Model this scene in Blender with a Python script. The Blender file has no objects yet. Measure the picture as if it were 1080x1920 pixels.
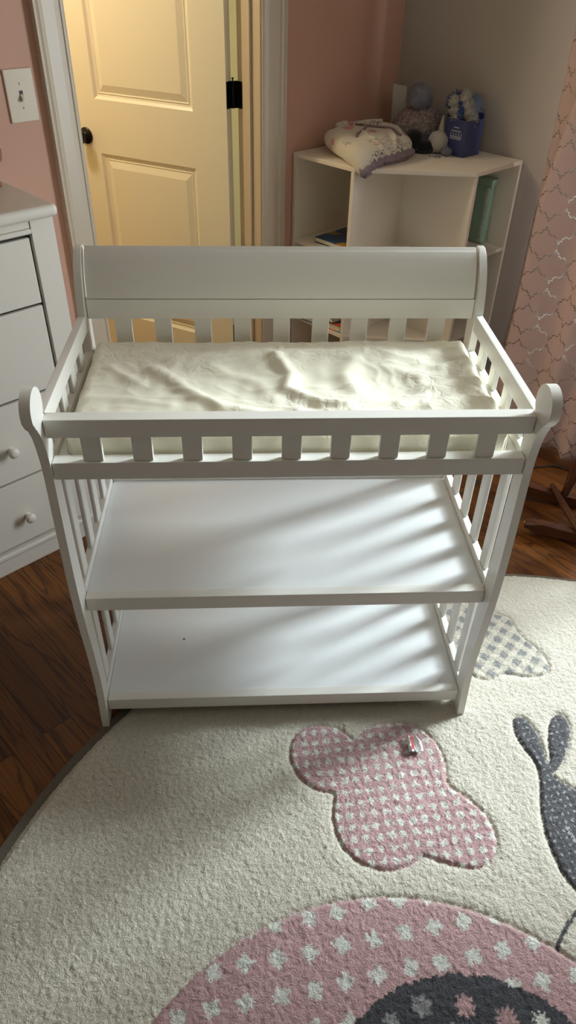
import bpy, bmesh, math, random
import numpy as np
from mathutils import Vector, Matrix, noise
random.seed(4)
rng = np.random.default_rng(11)
SC = bpy.context.scene
COL = SC.collection
PI = math.pi
R = math.radians

# ------------------------------------------------------------------ camera
cam_d = bpy.data.cameras.new('camera')
cam = bpy.data.objects.new('camera', cam_d)
COL.objects.link(cam)
cam.location = (-0.08085995, -1.17358426, 1.65868369)
cam.rotation_euler = (R(51.54927829), R(-1.12969355), R(-2.73994244))
cam_d.sensor_fit = 'VERTICAL'
cam_d.sensor_height = 36.0
cam_d.lens = 1350.177 / 1920 * 36.0
cam_d.clip_start = 0.02
SC.camera = cam
SC.view_settings.view_transform = 'Standard'
SC.view_settings.look = 'None'
SC.view_settings.gamma = 1.0
SC.view_settings.use_curve_mapping = False
SC.view_settings.exposure = 0.19
SC.cycles.max_bounces = 10
SC.cycles.diffuse_bounces = 6
SC.cycles.transparent_max_bounces = 8
SC.cycles.caustics_reflective = False
SC.cycles.caustics_refractive = False
SC.cycles.sample_clamp_indirect = 6.0
SC.cycles.use_denoising = True

# ------------------------------------------------------------------ frames
AZ = R(41.0)                       # direction of the wall that holds the door
ROOM = Matrix.Rotation(AZ, 4, 'Z')  # (s, n, z) of the room -> world
IDENT = Matrix.Identity(4)
WA, WB = 1.36, 1.915               # door wall at n = WA, window wall at s = WB
S0, N0, HC = -3.2, -3.6, 2.45
def room(s, n, z=0.0): return ROOM @ Vector((s, n, z))
MW = {}                            # world matrix of every object, by name

def sub(o, m): MW[o.name] = m; return o
def tag(o, label=None, cat=None, group=None, kind=None):
    if label: o['label'] = label
    if cat: o['category'] = cat
    if group: o['group'] = group
    if kind: o['kind'] = kind
    return o
def thing(name, loc, rz=0.0, label=None, cat=None, group=None, kind=None):
    o = bpy.data.objects.new(name, None)
    COL.objects.link(o)
    o.empty_display_size = 0.05
    o.location = loc; o.rotation_euler = (0, 0, rz)
    MW[o.name] = Matrix.Translation(Vector(loc)) @ Matrix.Rotation(rz, 4, 'Z')
    return tag(o, label, cat, group, kind)
def link(name, bm, mat, parent=None, frame=IDENT, smooth=None, loc=None, rz=0.0):
    """bm is given in `frame`; the object gets its parent's matrix (or loc) as origin"""
    me = bpy.data.meshes.new(name)
    bmesh.ops.recalc_face_normals(bm, faces=bm.faces)
    if parent is not None: own = MW[parent.name]
    elif loc is not None: own = Matrix.Translation(Vector(loc)) @ Matrix.Rotation(rz, 4, 'Z')
    else: own = IDENT
    bm.transform(own.inverted() @ frame)
    bm.to_mesh(me); bm.free()
    if smooth is not None:
        for p in me.polygons: p.use_smooth = True
        if smooth < 179:
            try: me.set_sharp_from_angle(angle=R(smooth))
            except Exception: pass
    mats = mat if isinstance(mat, (list, tuple)) else [mat]
    for m in mats: me.materials.append(m)
    o = bpy.data.objects.new(name, me)
    COL.objects.link(o)
    if parent is not None:
        o.parent = parent
        MW[o.name] = own
    else:
        if loc is not None:
            o.location = loc; o.rotation_euler = (0, 0, rz)
        MW[o.name] = own
    if smooth is not None and smooth < 179:
        wn = o.modifiers.new('weighted_normal', 'WEIGHTED_NORMAL'); wn.keep_sharp = True; wn.weight = 60
    return o
def label(o, t): o['label'] = t; return o

def bx(bm, x0, x1, y0, y1, z0, z1, bev=0.0, seg=2, mi=0):
    vs = [bm.verts.new((x, y, z)) for z in (z0, z1) for y in (y0, y1) for x in (x0, x1)]
    fs = [(0,2,3,1),(4,5,7,6),(0,1,5,4),(2,6,7,3),(0,4,6,2),(1,3,7,5)]
    fa = [bm.faces.new([vs[i] for i in f]) for f in fs]
    for f in fa: f.material_index = mi
    if bev > 0:
        es = set(e for f in fa for e in f.edges)
        bmesh.ops.bevel(bm, geom=list(es), offset=bev, segments=seg, profile=0.5, affect='EDGES', clamp_overlap=True, material=mi)
    return bm
def box(*a, **k): return bx(bmesh.new(), *a, **k)
def prism(bm, pts, axis, a0, a1, bev=0.0, mi=0):
    """extrude closed 2D outline pts along axis between a0 and a1"""
    def P(p, a):
        if axis == 'x': return (a, p[0], p[1])
        if axis == 'y': return (p[0], a, p[1])
        return (p[0], p[1], a)
    A = [bm.verts.new(P(p, a0)) for p in pts]
    B = [bm.verts.new(P(p, a1)) for p in pts]
    n = len(pts)
    f1 = bm.faces.new(A[::-1]); f2 = bm.faces.new(B)
    f1.material_index = f2.material_index = mi
    for i in range(n):
        f = bm.faces.new((A[i], A[(i+1) % n], B[(i+1) % n], B[i])); f.material_index = mi
    if bev > 0:
        es = list(f1.edges) + list(f2.edges)
        bmesh.ops.bevel(bm, geom=es, offset=bev, segments=2, profile=0.5, affect='EDGES', clamp_overlap=True)
    return bm
def smooth_pts(pts, n=6, closed=False):
    P = [Vector(p) for p in pts]; out = []
    N = len(P); rngi = range(N if closed else N-1)
    for i in rngi:
        p0 = P[(i-1) % N] if closed or i > 0 else P[0]*2-P[1]
        p1 = P[i]; p2 = P[(i+1) % N]
        p3 = P[(i+2) % N] if closed or i+2 < N else P[-1]*2-P[-2]
        for k in range(n):
            t = k/n
            out.append(0.5*((2*p1)+(p2-p0)*t+(2*p0-5*p1+4*p2-p3)*t*t+(3*p1-p0-3*p2+p3)*t**3))
    if not closed: out.append(P[-1])
    return out
def tube(bm, pts, r, n=10, cap=True, mi=0):
    pts = [Vector(p) for p in pts]
    rs = r if isinstance(r, (list, tuple)) else [r]*len(pts)
    rings = []; up = None
    for i, p in enumerate(pts):
        d = (pts[min(i+1, len(pts)-1)]-pts[max(i-1, 0)]).normalized()
        if up is None:
            up = Vector((0, 0, 1)) if abs(d.z) < 0.9 else Vector((1, 0, 0))
        u = (up-d*up.dot(d)).normalized(); v = d.cross(u); up = u
        rings.append([bm.verts.new(p+(u*math.cos(2*PI*k/n)+v*math.sin(2*PI*k/n))*rs[i]) for k in range(n)])
    for a, b in zip(rings, rings[1:]):
        for k in range(n):
            f = bm.faces.new((a[k], a[(k+1) % n], b[(k+1) % n], b[k])); f.material_index = mi
    if cap:
        bm.faces.new(rings[0][::-1]).material_index = mi; bm.faces.new(rings[-1]).material_index = mi
    return bm
def lathe(bm, prof, n=32, M=IDENT, mi=0):
    """prof: list of (r, z), revolved about z, placed with M"""
    rings = []
    for r, z in prof:
        if r < 1e-6: rings.append([bm.verts.new(M @ Vector((0, 0, z)))])
        else: rings.append([bm.verts.new(M @ Vector((r*math.cos(2*PI*k/n), r*math.sin(2*PI*k/n), z))) for k in range(n)])
    for a, b in zip(rings, rings[1:]):
        for k in range(n):
            k2 = (k+1) % n
            vs = ([a[0]] if len(a) == 1 else [a[k], a[k2]]) + ([b[0]] if len(b) == 1 else [b[k2], b[k]])
            if len(vs) >= 3: bm.faces.new(vs).material_index = mi
    return bm
def grid(bm, nu, nv, fn, uvn=None, uvf=None):
    V = [[bm.verts.new(fn(i/nu, j/nv)) for j in range(nv+1)] for i in range(nu+1)]
    lay = bm.loops.layers.uv.new(uvn) if uvn else None
    for i in range(nu):
        for j in range(nv):
            f = bm.faces.new((V[i][j], V[i+1][j], V[i+1][j+1], V[i][j+1]))
            if lay:
                for l, (a, b) in zip(f.loops, ((i, j), (i+1, j), (i+1, j+1), (i, j+1))): l[lay].uv = uvf(a/nu, b/nv)
    return V

# ------------------------------------------------------------------ materials
def srgb(r, g, b):
    f = lambda c: (c/255/12.92) if c/255 <= 0.04045 else ((c/255+0.055)/1.055)**2.4
    return (f(r), f(g), f(b), 1.0)
class NT:
    def __init__(s, name):
        s.m = bpy.data.materials.new(name); s.m.use_nodes = True
        s.t = s.m.node_tree; s.t.nodes.clear()
        s.out = s.n('ShaderNodeOutputMaterial')
    def n(s, typ, **k):
        nd = s.t.nodes.new(typ)
        for a, v in k.items(): setattr(nd, a, v)
        return nd
    def l(s, a, b): s.t.links.new(a, b)
    def math(s, op, a, b=None, c=None):
        nd = s.n('ShaderNodeMath', operation=op)
        for i, v in enumerate((a, b, c)):
            if v is None: continue
            if hasattr(v, 'node'): s.l(v, nd.inputs[i])
            else: nd.inputs[i].default_value = v
        return nd.outputs[0]
    def mix(s, f, a, b):
        nd = s.n('ShaderNodeMix', data_type='RGBA')
        for i, v in ((0, f), (6, a), (7, b)):
            if hasattr(v, 'node'): s.l(v, nd.inputs[i])
            else: nd.inputs[i].default_value = v
        return nd.outputs[2]
    def ramp(s, f, stops):
        nd = s.n('ShaderNodeValToRGB'); s.l(f, nd.inputs[0])
        e = nd.color_ramp.elements
        while len(e) < len(stops): e.new(0.5)
        for el, (p, c) in zip(e, stops): el.position = p; el.color = c
        return nd.outputs[0]
    def coord(s, which='Object', scale=None, rot=None, loc=None):
        tc = s.n('ShaderNodeTexCoord'); o = tc.outputs[which]
        if scale or rot or loc:
            mp = s.n('ShaderNodeMapping'); s.l(o, mp.inputs[0])
            if scale: mp.inputs['Scale'].default_value = scale
            if rot: mp.inputs['Rotation'].default_value = rot
            if loc: mp.inputs['Location'].default_value = loc
            o = mp.outputs[0]
        return o
    def noise(s, v, scale, detail=3.0, rough=0.5, dist=0.0):
        nd = s.n('ShaderNodeTexNoise'); nd.inputs['Scale'].default_value = scale
        nd.inputs['Detail'].default_value = detail; nd.inputs['Roughness'].default_value = rough
        nd.inputs['Distortion'].default_value = dist
        if v is not None: s.l(v, nd.inputs['Vector'])
        return nd
    def bump(s, h, strength=0.3, dist=0.002, nrm=None):
        nd = s.n('ShaderNodeBump'); nd.inputs['Strength'].default_value = strength
        nd.inputs['Distance'].default_value = dist; s.l(h, nd.inputs['Height'])
        if nrm is not None: s.l(nrm, nd.inputs['Normal'])
        return nd.outputs[0]
    def bsdf(s, col, rough=0.5, metal=0.0, spec=0.5, nrm=None, sheen=0.0, coat=0.0, sub_=0.0):
        b = s.n('ShaderNodeBsdfPrincipled')
        for k, v in (('Base Color', col), ('Roughness', rough), ('Metallic', metal)):
            if hasattr(v, 'node'): s.l(v, b.inputs[k])
            else: b.inputs[k].default_value = v
        b.inputs['Specular IOR Level'].default_value = spec
        if sheen: b.inputs['Sheen Weight'].default_value = sheen; b.inputs['Sheen Roughness'].default_value = 0.5
        if coat: b.inputs['Coat Weight'].default_value = coat; b.inputs['Coat Roughness'].default_value = 0.1
        if nrm is not None: s.l(nrm, b.inputs['Normal'])
        return b
    def done(s, sh): s.l(sh, s.out.inputs[0]); return s.m
def paint(name, col, rough=0.4, var=0.03, bump=0.08, scale=60, spec=0.5, metal=0.0):
    t = NT(name); v = t.coord('Object')
    n1 = t.noise(v, 6.0, 4)
    c2 = tuple(max(0, c*(1-var*2)) for c in col[:3])+(1,)
    c = t.mix(n1.outputs[0], col, c2)
    n2 = t.noise(v, scale, 3)
    b = t.bsdf(c, rough, metal, spec, nrm=t.bump(n2.outputs[0], bump, 0.001))
    return t.done(b.outputs[0])

M_WHITE = paint('white_furniture_paint', (0.84, 0.82, 0.77, 1), 0.33, 0.01, 0.10, 35)
M_SHELF = paint('white_shelf_board', (0.84, 0.86, 0.87, 1), 0.27, 0.015, 0.04, 25)
M_DRESS = paint('white_dresser_paint', (0.77, 0.73, 0.65, 1), 0.38, 0.01, 0.06, 30)
M_CORNER = paint('white_laminate', (0.80, 0.73, 0.62, 1), 0.45, 0.01, 0.03, 30)
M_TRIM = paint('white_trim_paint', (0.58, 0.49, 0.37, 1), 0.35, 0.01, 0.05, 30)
M_DOOR = paint('cream_door_paint', (0.80, 0.77, 0.64, 1), 0.35, 0.01, 0.06, 40)
M_PINK = paint('pink_wall_paint', srgb(204, 161, 140), 0.65, 0.02, 0.10, 160, 0.3)
M_GREY = paint('grey_wall_paint', srgb(180, 173, 163), 0.65, 0.02, 0.10, 160, 0.3)
M_CEIL = paint('ceiling_paint', (0.62, 0.57, 0.48, 1), 0.8, 0.01, 0.05, 100, 0.2)
M_HALL = paint('pale_yellow_hall_paint', srgb(232, 226, 170), 0.7, 0.01, 0.05, 100, 0.3)
M_BLACK = paint('dark_bronze_metal', (0.012, 0.010, 0.009, 1), 0.28, 0.0, 0.05, 80, 0.5, 0.6)
M_PLASTIC = paint('ivory_plastic', (0.70, 0.62, 0.49, 1), 0.3, 0.0, 0.0, 40)
M_SLOT = paint('dark_slot', (0.05, 0.045, 0.04, 1), 0.6)
M_SCREW = paint('grey_cap', (0.30, 0.30, 0.30, 1), 0.4)
M_CORD = paint('black_rubber', (0.012, 0.012, 0.012, 1), 0.5)
M_MINT = paint('mint_box_paint', srgb(150, 180, 160), 0.55)
M_LACE = paint('pale_mint_lace', srgb(175, 190, 172), 0.7)
M_BOOKB = paint('blue_book_cover', srgb(24, 66, 110), 0.35)
M_PAGES = paint('book_pages', srgb(225, 218, 200), 0.8)
M_TEAL = paint('teal_cloth', srgb(60, 130, 125), 0.8)
M_NAVY = paint('blue_card_box', srgb(58, 66, 112), 0.55)
M_PALE = paint('pale_lettering', srgb(170, 176, 200), 0.5)
M_LILAC = paint('lilac_fleece', srgb(146, 130, 138), 0.95, 0.08, 0.6, 300, 0.1)
M_TAN = paint('tan_leather', srgb(112, 84, 52), 0.6)
M_ORN = paint('brown_wood_ornament', srgb(150, 100, 66), 0.5)
M_GLASSF = paint('window_frame_paint', (0.8, 0.8, 0.78, 1), 0.4)
M_STEEL = paint('brushed_steel', (0.5, 0.5, 0.5, 1), 0.35, 0.0, 0.0, 40, 0.5, 1.0)
M_BRASS = paint('brass_tack', (0.75, 0.55, 0.25, 1), 0.3, 0.0, 0.0, 40, 0.5, 1.0)

def mat_floor():
    t = NT('oak_floorboards')
    v = t.coord('Object')                       # floor object's own axes are (s, n): boards run along n
    br = t.n('ShaderNodeTexBrick')
    mp = t.n('ShaderNodeMapping'); t.l(v, mp.inputs[0]); mp.inputs['Rotation'].default_value = (0, 0, R(90))
    t.l(mp.outputs[0], br.inputs['Vector'])
    br.inputs['Scale'].default_value = 1.0
    br.inputs['Brick Width'].default_value = 1.1; br.inputs['Row Height'].default_value = 0.083
    br.inputs['Mortar Size'].default_value = 0.0012; br.inputs['Mortar Smooth'].default_value = 0.3
    br.inputs['Color1'].default_value = (0, 0, 0, 1); br.inputs['Color2'].default_value = (1, 1, 1, 1)
    br.inputs['Mortar'].default_value = (0.5, 0.5, 0.5, 1); br.offset = 0.37
    bw = t.n('ShaderNodeSeparateColor'); t.l(br.outputs['Color'], bw.inputs[0])
    # grain, stretched along the boards and shifted per board
    mp2 = t.n('ShaderNodeMapping'); t.l(v, mp2.inputs[0]); mp2.inputs['Scale'].default_value = (1.0, 0.12, 1.0)
    sh = t.n('ShaderNodeVectorMath', operation='ADD'); t.l(mp2.outputs[0], sh.inputs[0])
    cmb = t.n('ShaderNodeCombineXYZ'); t.l(t.math('MULTIPLY', bw.outputs[0], 7.3), cmb.inputs[0]); t.l(t.math('MULTIPLY', bw.outputs[0], 3.1), cmb.inputs[1])
    t.l(cmb.outputs[0], sh.inputs[1])
    nz = t.noise(sh.outputs[0], 9.0, 4, 0.55, 0.6)
    wv = t.math('FRACT', t.math('MULTIPLY', nz.outputs[0], 9.0))
    ring = t.math('SMOOTH_MIN', wv, t.math('SUBTRACT', 1.0, wv), 0.05)
    line = t.math('SUBTRACT', 1.0, t.math('MINIMUM', t.math('MULTIPLY', ring, 5.0), 1.0))
    mp3 = t.n('ShaderNodeMapping'); t.l(sh.outputs[0], mp3.inputs[0]); mp3.inputs['Scale'].default_value = (160, 14, 1)
    fine = t.noise(mp3.outputs[0], 1.0, 3, 0.6)
    base = t.ramp(bw.outputs[0], [(0.0, srgb(96, 56, 22)), (0.5, srgb(118, 70, 28)), (1.0, srgb(136, 84, 34))])
    c1 = t.mix(t.math('MULTIPLY', line, 0.72), base, srgb(52, 28, 12))
    fr = t.ramp(fine.outputs[0], [(0.40, (0.62, 0.62, 0.62, 1)), (0.62, (1, 1, 1, 1))])
    m2 = t.n('ShaderNodeMix', data_type='RGBA', blend_type='MULTIPLY'); m2.inputs[0].default_value = 0.8
    t.l(c1, m2.inputs[6]); t.l(fr, m2.inputs[7])
    c3 = t.mix(br.outputs['Fac'], m2.outputs[2], srgb(40, 20, 10))
    h = t.math('SUBTRACT', t.math('MULTIPLY', line, -0.4), br.outputs['Fac'])
    b = t.bsdf(c3, 0.36, 0, 0.35, nrm=t.bump(h, 0.25, 0.0008), coat=0.06)
    return t.done(b.outputs[0])
M_FLOOR = mat_floor()

def mat_wood_dark():
    t = NT('dark_cherry_wood'); v = t.coord('Object', scale=(6, 60, 60))
    n = t.noise(v, 1.0, 4, 0.6, 0.5)
    c = t.ramp(n.outputs[0], [(0.3, srgb(54, 28, 18)), (0.7, srgb(98, 54, 32))])
    return t.done(t.bsdf(c, 0.28, coat=0.4).outputs[0])
M_ROCK = mat_wood_dark()

def mat_pile(name, bump=0.9):
    """tufted wool; the woven colour pattern is stored per tuft in 'Col'"""
    t = NT(name); v = t.coord('Object')
    at = t.n('ShaderNodeAttribute', attribute_name='Col')
    n1 = t.noise(v, 260.0, 3, 0.7, 0.8)
    n2 = t.noise(v, 95.0, 3, 0.6, 1.2)
    h = t.math('ADD', t.math('MULTIPLY', n1.outputs[0], 0.5), t.math('MULTIPLY', n2.outputs[0], 1.0))
    n3 = t.noise(v, 420.0, 2, 0.7)
    k = t.ramp(n3.outputs[0], [(0.35, (0.82, 0.82, 0.82, 1)), (0.6, (1.04, 1.04, 1.04, 1))])
    m = t.n('ShaderNodeMix', data_type='RGBA', blend_type='MULTIPLY'); m.inputs[0].default_value = 1.0
    t.l(at.outputs['Color'], m.inputs[6]); t.l(k, m.inputs[7])
    b = t.bsdf(m.outputs[2], 0.95, 0, 0.1, nrm=t.bump(h, bump, 0.006), sheen=0.25)
    return t.done(b.outputs[0])
M_PILE = mat_pile('tufted_wool_pile')
def mat_backing():
    t = NT('grey_brown_rug_backing'); v = t.coord('Object')
    n = t.noise(v, 220, 2)
    return t.done(t.bsdf(t.mix(n.outputs[0], srgb(120, 112, 100), srgb(92, 86, 76)), 0.95, 0, 0.1, nrm=t.bump(n.outputs[0], 0.6, 0.002)).outputs[0])
M_BACKING = mat_backing()

def mat_cotton():
    t = NT('cream_cotton_cover'); v = t.coord('Object')
    n0 = t.noise(v, 5.0, 3, 0.5)
    c = t.mix(n0.outputs[0], (0.82, 0.78, 0.62, 1), (0.86, 0.82, 0.68, 1))
    # fine crumple creases, strongest where the pad is used most
    vo = t.n('ShaderNodeTexVoronoi', feature='DISTANCE_TO_EDGE'); vo.inputs['Scale'].default_value = 26.0
    wn = t.noise(v, 9.0, 3, 0.6)
    dv = t.n('ShaderNodeVectorMath', operation='MULTIPLY_ADD')
    t.l(wn.outputs['Color'], dv.inputs[0]); dv.inputs[1].default_value = (0.16, 0.16, 0.05); t.l(v, dv.inputs[2])
    t.l(dv.outputs[0], vo.inputs['Vector'])
    cr = t.math('MINIMUM', t.math('MULTIPLY', vo.outputs['Distance'], 5.0), 1.0)
    msk = t.noise(v, 4.2, 2, 0.5)
    mk = t.ramp(msk.outputs[0], [(0.42, (0.05, 0.05, 0.05, 1)), (0.6, (1, 1, 1, 1))])
    n2 = t.noise(v, 55.0, 4, 0.62, 1.5)
    hh = t.math('MULTIPLY', t.math('ADD', t.math('MULTIPLY', cr, 0.35), t.math('MULTIPLY', n2.outputs[0], 0.55)), mk)
    b = t.bsdf(c, 0.75, 0, 0.25, nrm=t.bump(hh, 0.55, 0.004), sheen=0.15)
    return t.done(b.outputs[0])
M_COTTON = mat_cotton()

def mat_curtain():
    t = NT('pink_curtain_silver_trellis')
    uv = t.n('ShaderNodeUVMap', uv_map='UVMap'); sp = t.n('ShaderNodeSeparateXYZ'); t.l(uv.outputs[0], sp.inputs[0])
    nz = t.noise(uv.outputs[0], 30, 2)
    X = t.math('DIVIDE', sp.outputs[0], 0.105); Y = t.math('DIVIDE', sp.outputs[1], 0.145)
    fold = lambda q: t.math('MULTIPLY', t.math('ABSOLUTE', t.math('SUBTRACT', t.math('FRACT', t.math('ADD', q, 0.5)), 0.5)), 2.0)
    x, y = fold(X), fold(Y)
    S = t.math('SUBTRACT', t.math('ADD', x, y), 1.0); T = t.math('SUBTRACT', x, y)
    g = t.math('ADD', t.math('MULTIPLY', t.math('SINE', t.math('MULTIPLY', T, PI)), 0.20),
        t.math('ADD', t.math('MULTIPLY', t.math('SINE', t.math('MULTIPLY', T, 3*PI)), 0.055),
                      t.math('MULTIPLY', t.math('SINE', t.math('MULTIPLY', T, 7*PI)), 0.045)))
    d = t.math('ABSOLUTE', t.math('SUBTRACT', S, g))
    ln = t.math('LESS_THAN', d, 0.042)
    wv = t.noise(uv.outputs[0], 900, 1)
    df = t.n('ShaderNodeBsdfPrincipled'); df.inputs['Base Color'].default_value = srgb(216, 188, 182)
    df.inputs['Roughness'].default_value = 0.62; df.inputs['Sheen Weight'].default_value = 0.3
    t.l(t.bump(wv.outputs[0], 0.1, 0.0005), df.inputs['Normal'])
    tr = t.n('ShaderNodeBsdfTranslucent'); tr.inputs['Color'].default_value = srgb(198, 172, 166)
    m1 = t.n('ShaderNodeMixShader'); m1.inputs[0].default_value = 0.15; t.l(df.outputs[0], m1.inputs[1]); t.l(tr.outputs[0], m1.inputs[2])
    si = t.n('ShaderNodeBsdfPrincipled'); si.inputs['Base Color'].default_value = (0.46, 0.42, 0.39, 1)
    si.inputs['Metallic'].default_value = 0.9; si.inputs['Roughness'].default_value = 0.24
    m2 = t.n('ShaderNodeMixShader'); t.l(ln, m2.inputs[0]); t.l(m1.outputs[0], m2.inputs[1]); t.l(si.outputs[0], m2.inputs[2])
    return t.done(m2.outputs[0])
M_CURT = mat_curtain()

def mat_floral():
    t = NT('floral_sweatshirt_fabric'); v = t.coord('Object')
    w = t.noise(v, 25, 2)
    dv = t.n('ShaderNodeVectorMath', operation='MULTIPLY_ADD'); t.l(w.outputs['Color'], dv.inputs[0]); dv.inputs[1].default_value = (0.03, 0.03, 0.03); t.l(v, dv.inputs[2])
    a = t.n('ShaderNodeTexVoronoi'); a.inputs['Scale'].default_value = 13; t.l(dv.outputs[0], a.inputs['Vector'])
    pk = t.ramp(a.outputs['Distance'], [(0.26, (1, 1, 1, 1)), (0.36, (0, 0, 0, 1))])
    sep = t.n('ShaderNodeSeparateColor'); t.l(a.outputs['Color'], sep.inputs[0])
    pkm = t.math('MULTIPLY', pk, t.math('GREATER_THAN', sep.outputs[0], 0.3))
    tw = t.noise(v, 34, 2, 0.5, 2.0)
    line = t.math('LESS_THAN', t.math('ABSOLUTE', t.math('SUBTRACT', tw.outputs[0], 0.5)), 0.02)
    ms = t.noise(v, 11, 1)
    line = t.math('MULTIPLY', line, t.math('GREATER_THAN', ms.outputs[0], 0.56))
    c = t.mix(pkm, srgb(206, 200, 186), srgb(200, 140, 146))
    c = t.mix(line, c, srgb(60, 56, 62))
    n = t.noise(v, 300, 2)
    return t.done(t.bsdf(c, 0.9, 0, 0.15, nrm=t.bump(n.outputs[0], 0.3, 0.002), sheen=0.2).outputs[0])
M_FLORAL = mat_floral()
def mat_knit():
    t = NT('mottled_grey_pink_knit'); v = t.coord('Object')
    wv = t.n('ShaderNodeTexWave'); wv.wave_type = 'BANDS'; wv.bands_direction = 'Z'
    wv.inputs['Scale'].default_value = 45; wv.inputs['Distortion'].default_value = 1.5; wv.inputs['Detail Scale'].default_value = 30; t.l(v, wv.inputs['Vector'])
    n = t.noise(v, 90, 3, 0.7)
    sp = t.n('ShaderNodeSeparateXYZ'); t.l(v, sp.inputs[0])
    hgt = t.ramp(t.math('MULTIPLY', sp.outputs[2], 5.5), [(0.0, srgb(120, 130, 160)), (0.16, srgb(108, 118, 150)), (0.26, srgb(186, 178, 170)), (0.5, srgb(196, 172, 168)), (0.75, srgb(214, 178, 186))])
    c = t.mix(t.ramp(n.outputs[0], [(0.4, (0, 0, 0, 1)), (0.6, (1, 1, 1, 1))]), hgt, srgb(132, 122, 126))
    h = t.math('ADD', wv.outputs['Fac'], n.outputs[0])
    return t.done(t.bsdf(c, 0.95, 0, 0.1, nrm=t.bump(h, 0.8, 0.004)).outputs[0])
M_KNIT = mat_knit()
def mat_fur(name, c1, c2):
    t = NT(name); v = t.coord('Object'); n = t.noise(v, 160, 3, 0.7)
    return t.done(t.bsdf(t.mix(n.outputs[0], c1, c2), 0.95, 0, 0.1, nrm=t.bump(n.outputs[0], 0.6, 0.004), sheen=0.3).outputs[0])
M_POM = mat_fur('grey_lilac_yarn', srgb(168, 166, 178), srgb(108, 107, 122))
M_FURW = mat_fur('white_plush', srgb(205, 200, 190), srgb(160, 156, 150))
M_FURK = mat_fur('black_plush', srgb(40, 38, 40), srgb(18, 18, 20))
M_FURB = mat_fur('blue_plush', srgb(70, 96, 150), srgb(40, 52, 96))
M_FURG = mat_fur('pale_blue_grey_plush', srgb(150, 166, 190), srgb(84, 100, 134))
def mat_bookart(name, a, b, c3):
    t = NT(name); v = t.coord('Object'); vo = t.n('ShaderNodeTexVoronoi'); vo.inputs['Scale'].default_value = 22; t.l(v, vo.inputs['Vector'])
    s = t.n('ShaderNodeSeparateColor'); t.l(vo.outputs['Color'], s.inputs[0])
    return t.done(t.bsdf(t.ramp(s.outputs[0], [(0.0, a), (0.55, a), (0.6, b), (0.8, b), (0.85, c3)]), 0.35).outputs[0])
M_ART = mat_bookart('blue_illustrated_cover', srgb(34, 110, 160), srgb(40, 150, 190), srgb(190, 90, 70))
M_ART2 = mat_bookart('navy_illustrated_cover', srgb(20, 60, 104), srgb(24, 74, 120), srgb(170, 130, 60))
def mat_glass():
    t = NT('window_glass'); a = t.n('ShaderNodeBsdfTransparent'); g = t.n('ShaderNodeBsdfGlossy'); g.inputs['Roughness'].default_value = 0.02
    m = t.n('ShaderNodeMixShader'); m.inputs[0].default_value = 0.06; t.l(a.outputs[0], m.inputs[1]); t.l(g.outputs[0], m.inputs[2])
    return t.done(m.outputs[0])
M_GLASS = mat_glass()
def mat_plasticwrap():
    t = NT('shiny_white_wrapper'); v = t.coord('Object'); n = t.noise(v, 140, 2)
    return t.done(t.bsdf((0.80, 0.81, 0.81, 1), 0.25, 0, 0.7, nrm=t.bump(n.outputs[0], 0.3, 0.002)).outputs[0])
M_WRAP = mat_plasticwrap()
M_RED = paint('red_print', srgb(190, 30, 40), 0.4)
M_LINEN = paint('off_white_card', srgb(190, 182, 165), 0.8)

# ------------------------------------------------------------------ the room
ROOT = dict(loc=(0, 0, 0), rz=AZ)
def struct(name, bm, mat, smooth=None):
    o = link(name, bm, mat, frame=ROOM, loc=(0, 0, 0), rz=AZ, smooth=smooth); o['kind'] = 'structure'; return o
T = 0.12
struct('floor', box(S0-T, 3.2, N0-T, WA+1.6, -0.06, 0.0), M_FLOOR)
struct('ceiling', bx(box(S0-T, WB+T, N0-T, WA+T, HC, HC+0.08), -1.0, WB+T+.8, WA+T, WA+1.6, HC, HC+.08), M_CEIL)
# door wall (n = WA .. WA+T), opening s 0.405 .. 1.148
OD0, OD1, ODH = 0.393, 1.150, 2.06
bm = bmesh.new()
bx(bm, S0-T, OD0, WA, WA+T, 0, HC); bx(bm, OD1, WB+T, WA, WA+T, 0, HC); bx(bm, OD0, OD1, WA, WA+T, ODH, HC)
struct('wall_back', bm, M_PINK)
# window wall (s = WB .. WB+T), opening
WN0, WN1, WZ0, WZ1 = -1.42, 0.34, 0.46, 2.28
bm = bmesh.new()
bx(bm, WB, WB+T, N0-T, WN0, 0, HC); bx(bm, WB, WB+T, WN1, WA, 0, HC)
bx(bm, WB, WB+T, WN0, WN1, 0, WZ0); bx(bm, WB, WB+T, WN0, WN1, WZ1, HC)
struct('wall_right', bm, M_GREY)
struct('wall_left', box(S0-T, S0, N0-T, WA, 0, HC), M_GREY)
struct('wall_front', box(S0, WB, N0-T, N0, 0, HC), M_GREY)
# hall behind the door wall
bm = bmesh.new()
bx(bm, -0.9, WB+T+0.8, WA+1.5, WA+1.6, 0, HC); bx(bm, -1.0, -0.9, WA+T, WA+1.6, 0, HC); bx(bm, WB+T+0.7, WB+T+0.8, WA+T, WA+1.5, 0, HC)
struct('wall_hall', bm, M_HALL)
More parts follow.
